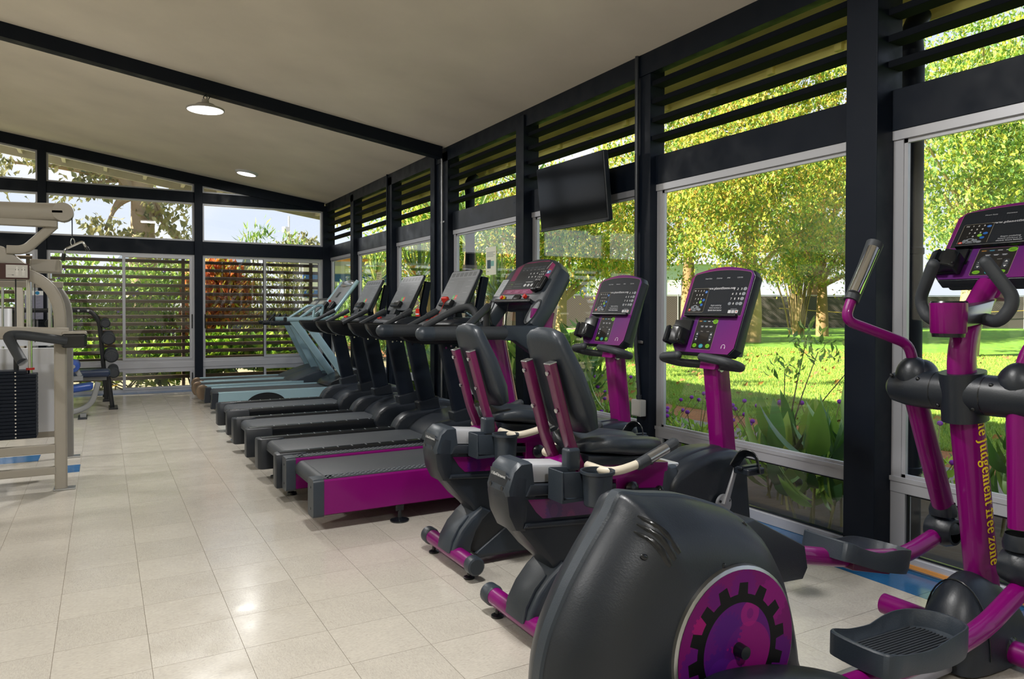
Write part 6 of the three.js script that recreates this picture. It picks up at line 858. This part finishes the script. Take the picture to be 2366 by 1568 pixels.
{ // thin bare shrub in the middle pane
  const t = thing('sapling', 'thin sparse sapling with bare twigs right of the front bike post', 'shrub', [4.9, -0.085, -4.1]), r = rng(77), tips = [];
  for (const [x, y, z] of [[0.1, 1.0, 0.25], [-0.05, 0.85, 0.05], [0.25, 0.95, 0.5], [0.15, 1.1, 0.1]]) { part('stem', tube(bend([[0, 0, 0], [x * 0.4, y * 0.5, z * 0.35], [x, y, z]], 0.4), 0.008, 6, { scale: (q) => 1 - 0.6 * q }), std({ color: hex('#4d4030'), roughness: 0.9 }), t); tips.push([x, y, z, 0.16, 0.12, 0.2]); }
  leaves(t, 'foliage', tips, 170, 0.03, 0.075, pal.green, 78);
}
// ---- grass tufts on the near lawn ----
{
  const n = 90000, tri = new THREE.BufferGeometry(); tri.setAttribute('position', new THREE.Float32BufferAttribute([-0.006, 0, 0, 0.006, 0, 0, 0.012, 0.045, 0.012, 0.004, 0, 0.01, 0.012, 0, 0.004, -0.016, 0.038, 0.004, -0.01, 0, 0.004, -0.004, 0, 0.012, 0.004, 0.04, -0.018], 3)); tri.computeVertexNormals();
  const m = new THREE.InstancedMesh(tri, std({ color: 0xffffff, roughness: 0.8, transmission: 0.3, thickness: 0, side: THREE.DoubleSide }), n), r = rng(91), q = new THREE.Object3D(), c = new THREE.Color(); let i = 0;
  while (i < n) { const a = (29.47 + 2 + r() * 34) * Math.PI / 180, d = 8 + Math.pow(r(), 1.3) * 15, x = Math.sin(a) * d, z = -Math.cos(a) * d; if (x < 6.95) continue; q.position.set(x, gY(x, z), z); q.rotation.set((r() - 0.5) * 0.7, r() * 6.28, (r() - 0.5) * 0.7); const s = 0.8 + r() * 0.8; q.scale.set(s, s * (0.7 + r() * 0.6), s); q.updateMatrix(); m.setMatrixAt(i, q.matrix); const v = 0.8 + 0.5 * r(), y = r(); c.setRGB((0.2 + 0.16 * y) * v, (0.38 + 0.06 * y) * v, 0.05 * v); m.setColorAt(i, c); i++; }
  m.name = 'grass'; tag(m, 'short blades of green grass standing on the near lawn', 'grass', null, 'stuff'); shadow(m); scene.add(m);
  const n2 = 700, lg = leafGeo(0.05, 0.08, 0.4, 0.5), f = new THREE.InstancedMesh(lg, std({ color: 0xffffff, roughness: 0.9, side: THREE.DoubleSide }), n2); for (let k = 0; k < n2; k++) { let x, z; do { const a = (31 + r() * 34) * Math.PI / 180, d = 8.5 + r() * 14; x = Math.sin(a) * d; z = -Math.cos(a) * d; } while (x < 7.1); q.position.set(x, gY(x, z) + 0.035, z); q.rotation.set(1.3 + r() * 0.5, r() * 6.28, r()); q.scale.setScalar(0.7 + r() * 0.8); q.updateMatrix(); f.setMatrixAt(k, q.matrix); const v = r(); c.setRGB(0.16 + 0.3 * v, 0.08 + 0.14 * v, 0.04); f.setColorAt(k, c); }
  f.name = 'fallen_leaves'; tag(f, 'brown dry leaves scattered over the lawn', 'leaves', null, 'stuff'); shadow(f); scene.add(f);
}
// ---- fences ----
function fence(a, b, bays, h, label, mat) {
  const t = thing('fence', label, 'fence', [0, 0, 0]), A = V(...a), Bv = V(...b), d = Bv.clone().sub(A), L = Math.hypot(d.x, d.z), ang = Math.atan2(-d.z, d.x);
  for (let i = 0; i <= bays; i++) { const p = A.clone().addScaledVector(d, i / bays), y = gY(p.x, p.z); part('post', cyl(0.035, h + 0.3, [p.x, y + h / 2 - 0.1, p.z], [0, 0, 0], 12), M.alu, t);
    if (i < bays) { const c = A.clone().addScaledVector(d, (i + 0.5) / bays), e = A.clone().addScaledVector(d, (i + 1) / bays), y2 = (y + gY(e.x, e.z)) / 2; part('mesh_panel', tf(new THREE.BoxGeometry(L / bays, h - 0.08, 0.012), [c.x, y2 + h / 2, c.z], [0, ang, 0]), mat, t); part('top_rail', tf(cyl(0.022, L / bays, [0, 0, 0], [0, 0, Math.PI / 2], 10), [c.x, y2 + h, c.z], [0, ang, 0]), M.alu, t); } }
  return t;
}
const linkTex = (a, b) => canvasTex(128, 128, (c, w, h) => { c.fillStyle = a; c.fillRect(0, 0, w, h); c.strokeStyle = b; c.lineWidth = 5; for (const o of [-64, 0, 64, 128]) { c.beginPath(); c.moveTo(o, 0); c.lineTo(o + 128, 128); c.moveTo(o + 128, 0); c.lineTo(o, 128); c.stroke(); } });
const lk = linkTex('#433e3b', '#5c5652'), lk2 = linkTex('#2e333c', '#59606a'); for (const t of [lk, lk2]) { t.wrapS = t.wrapT = THREE.RepeatWrapping; t.repeat.set(5, 5); }
const fA = at(900, 34), fB = at(2500, 34);
fence(fA, fB, 12, 1.55, 'long chain link fence with dark screen cloth across the far side of the lawn', std({ map: lk, roughness: 0.85 }));
fence([-4, 0, -19.6], [5.2, 0, -18.6], 5, 1.25, 'dark chain link fence behind the shrubs at the end of the building', std({ map: lk2, roughness: 0.8 }));
{ const r = [at(1800, 33.8), at(2050, 33.8), at(2420, 33.8)]; item('rope', 'yellow rope sagging along the far fence behind the big dark post', 'rope', tube(bend([[r[0][0], r[0][1] + 0.95, r[0][2]], [r[1][0], r[1][1] + 0.6, r[1][2]], [r[2][0], r[2][1] + 0.9, r[2][2]]], 9, 12), 0.016, 6), std({ color: hex('#c9a94a'), roughness: 0.7 })); }
// ---- buildings beyond ----
function hall(p, ang, L, h, d, label, roofCol, wallCol, winN) {
  const t = thing('building', label, 'building', p, ang), wall = std({ color: hex(wallCol), roughness: 0.8 });
  part('wall', BB(-L / 2, L / 2, -0.5, h, -d, 0), wall, t); part('roof', ext([[-0.5, h], [d + 0.5, h], [d / 2, h + d * 0.22]].map(([x, y]) => [x, y]), L + 0.8, 0, 0).applyMatrix4(new THREE.Matrix4().makeRotationY(Math.PI / 2)), std({ color: hex(roofCol), roughness: 0.6 }), t);
  for (let i = 0; i < winN; i++) { const x = -L / 2 + (i + 0.5) * L / winN, w = part('window', BB(x - L / winN * 0.3, x + L / winN * 0.3, h * 0.4, h * 0.8, 0, 0.06), M.white, t); part('pane', BB(x - L / winN * 0.26, x + L / winN * 0.26, h * 0.43, h * 0.77, 0.06, 0.075), std({ color: hex('#4a5560'), roughness: 0.15 }), w); }
  return t;
}
hall(at(1420, 46), -0.5, 17, 3.6, 8, 'long white building beyond the fence, glimpsed under the trees', '#9aa2b0', '#c9ccd2', 7);
hall(at(420, 34), -0.25, 4.6, 3.0, 5, 'small white house with a grey roof behind the shrubs by the back post', '#5f6872', '#dfe4ea', 2);
{
  const c = at(790, 27), t = thing('pavilion', 'white and blue pavilion with orange posts seen beside the corner post', 'building', c, -0.1), o = std({ color: hex('#d98a2c'), roughness: 0.6 }), bl = std({ color: hex('#2f5fae'), roughness: 0.6 });
  for (const x of [-0.75, 0.62, 2.0]) part('post', BB(x - 0.09, x + 0.09, 0.9, 3.1, -0.08, 0.08, 0.01), o, t);
  for (const x of [-0.75, 0.62, 2.0]) part('post_foot', BB(x - 0.1, x + 0.1, -0.5, 1.6, -0.09, 0.09, 0.01), bl, t);
  part('beam', BB(-1.2, 2.6, 2.75, 2.86, -0.06, 0.06, 0.01), o, t); part('roof', BB(-1.5, 3, 3.1, 3.25, -3, 0.4, 0.01), M.white, t);
  for (let i = 0; i < 5; i++) part('wall_board', BB(-1.2, 2.6, 1.1 + i * 0.32, 1.1 + i * 0.32 + 0.29, -1.6, -1.55, 0.01), i % 2 ? bl : M.white, t);
  part('backdrop', BB(-1.2, 2.6, -0.5, 3.1, -2.6, -2.5), M.white, t);
}
{ const c = at(668, 70), t = thing('mast', 'thin radio mast above the distant tree top', 'mast', c); part('pole', cyl(0.09, 9.6, [0, 4.6, 0], [0, 0, 0], 8), M.white, t); part('dish', cyl(0.35, 0.5, [-0.3, 8.1, 0]), M.white, t); }
renderer.render(scene, camera);
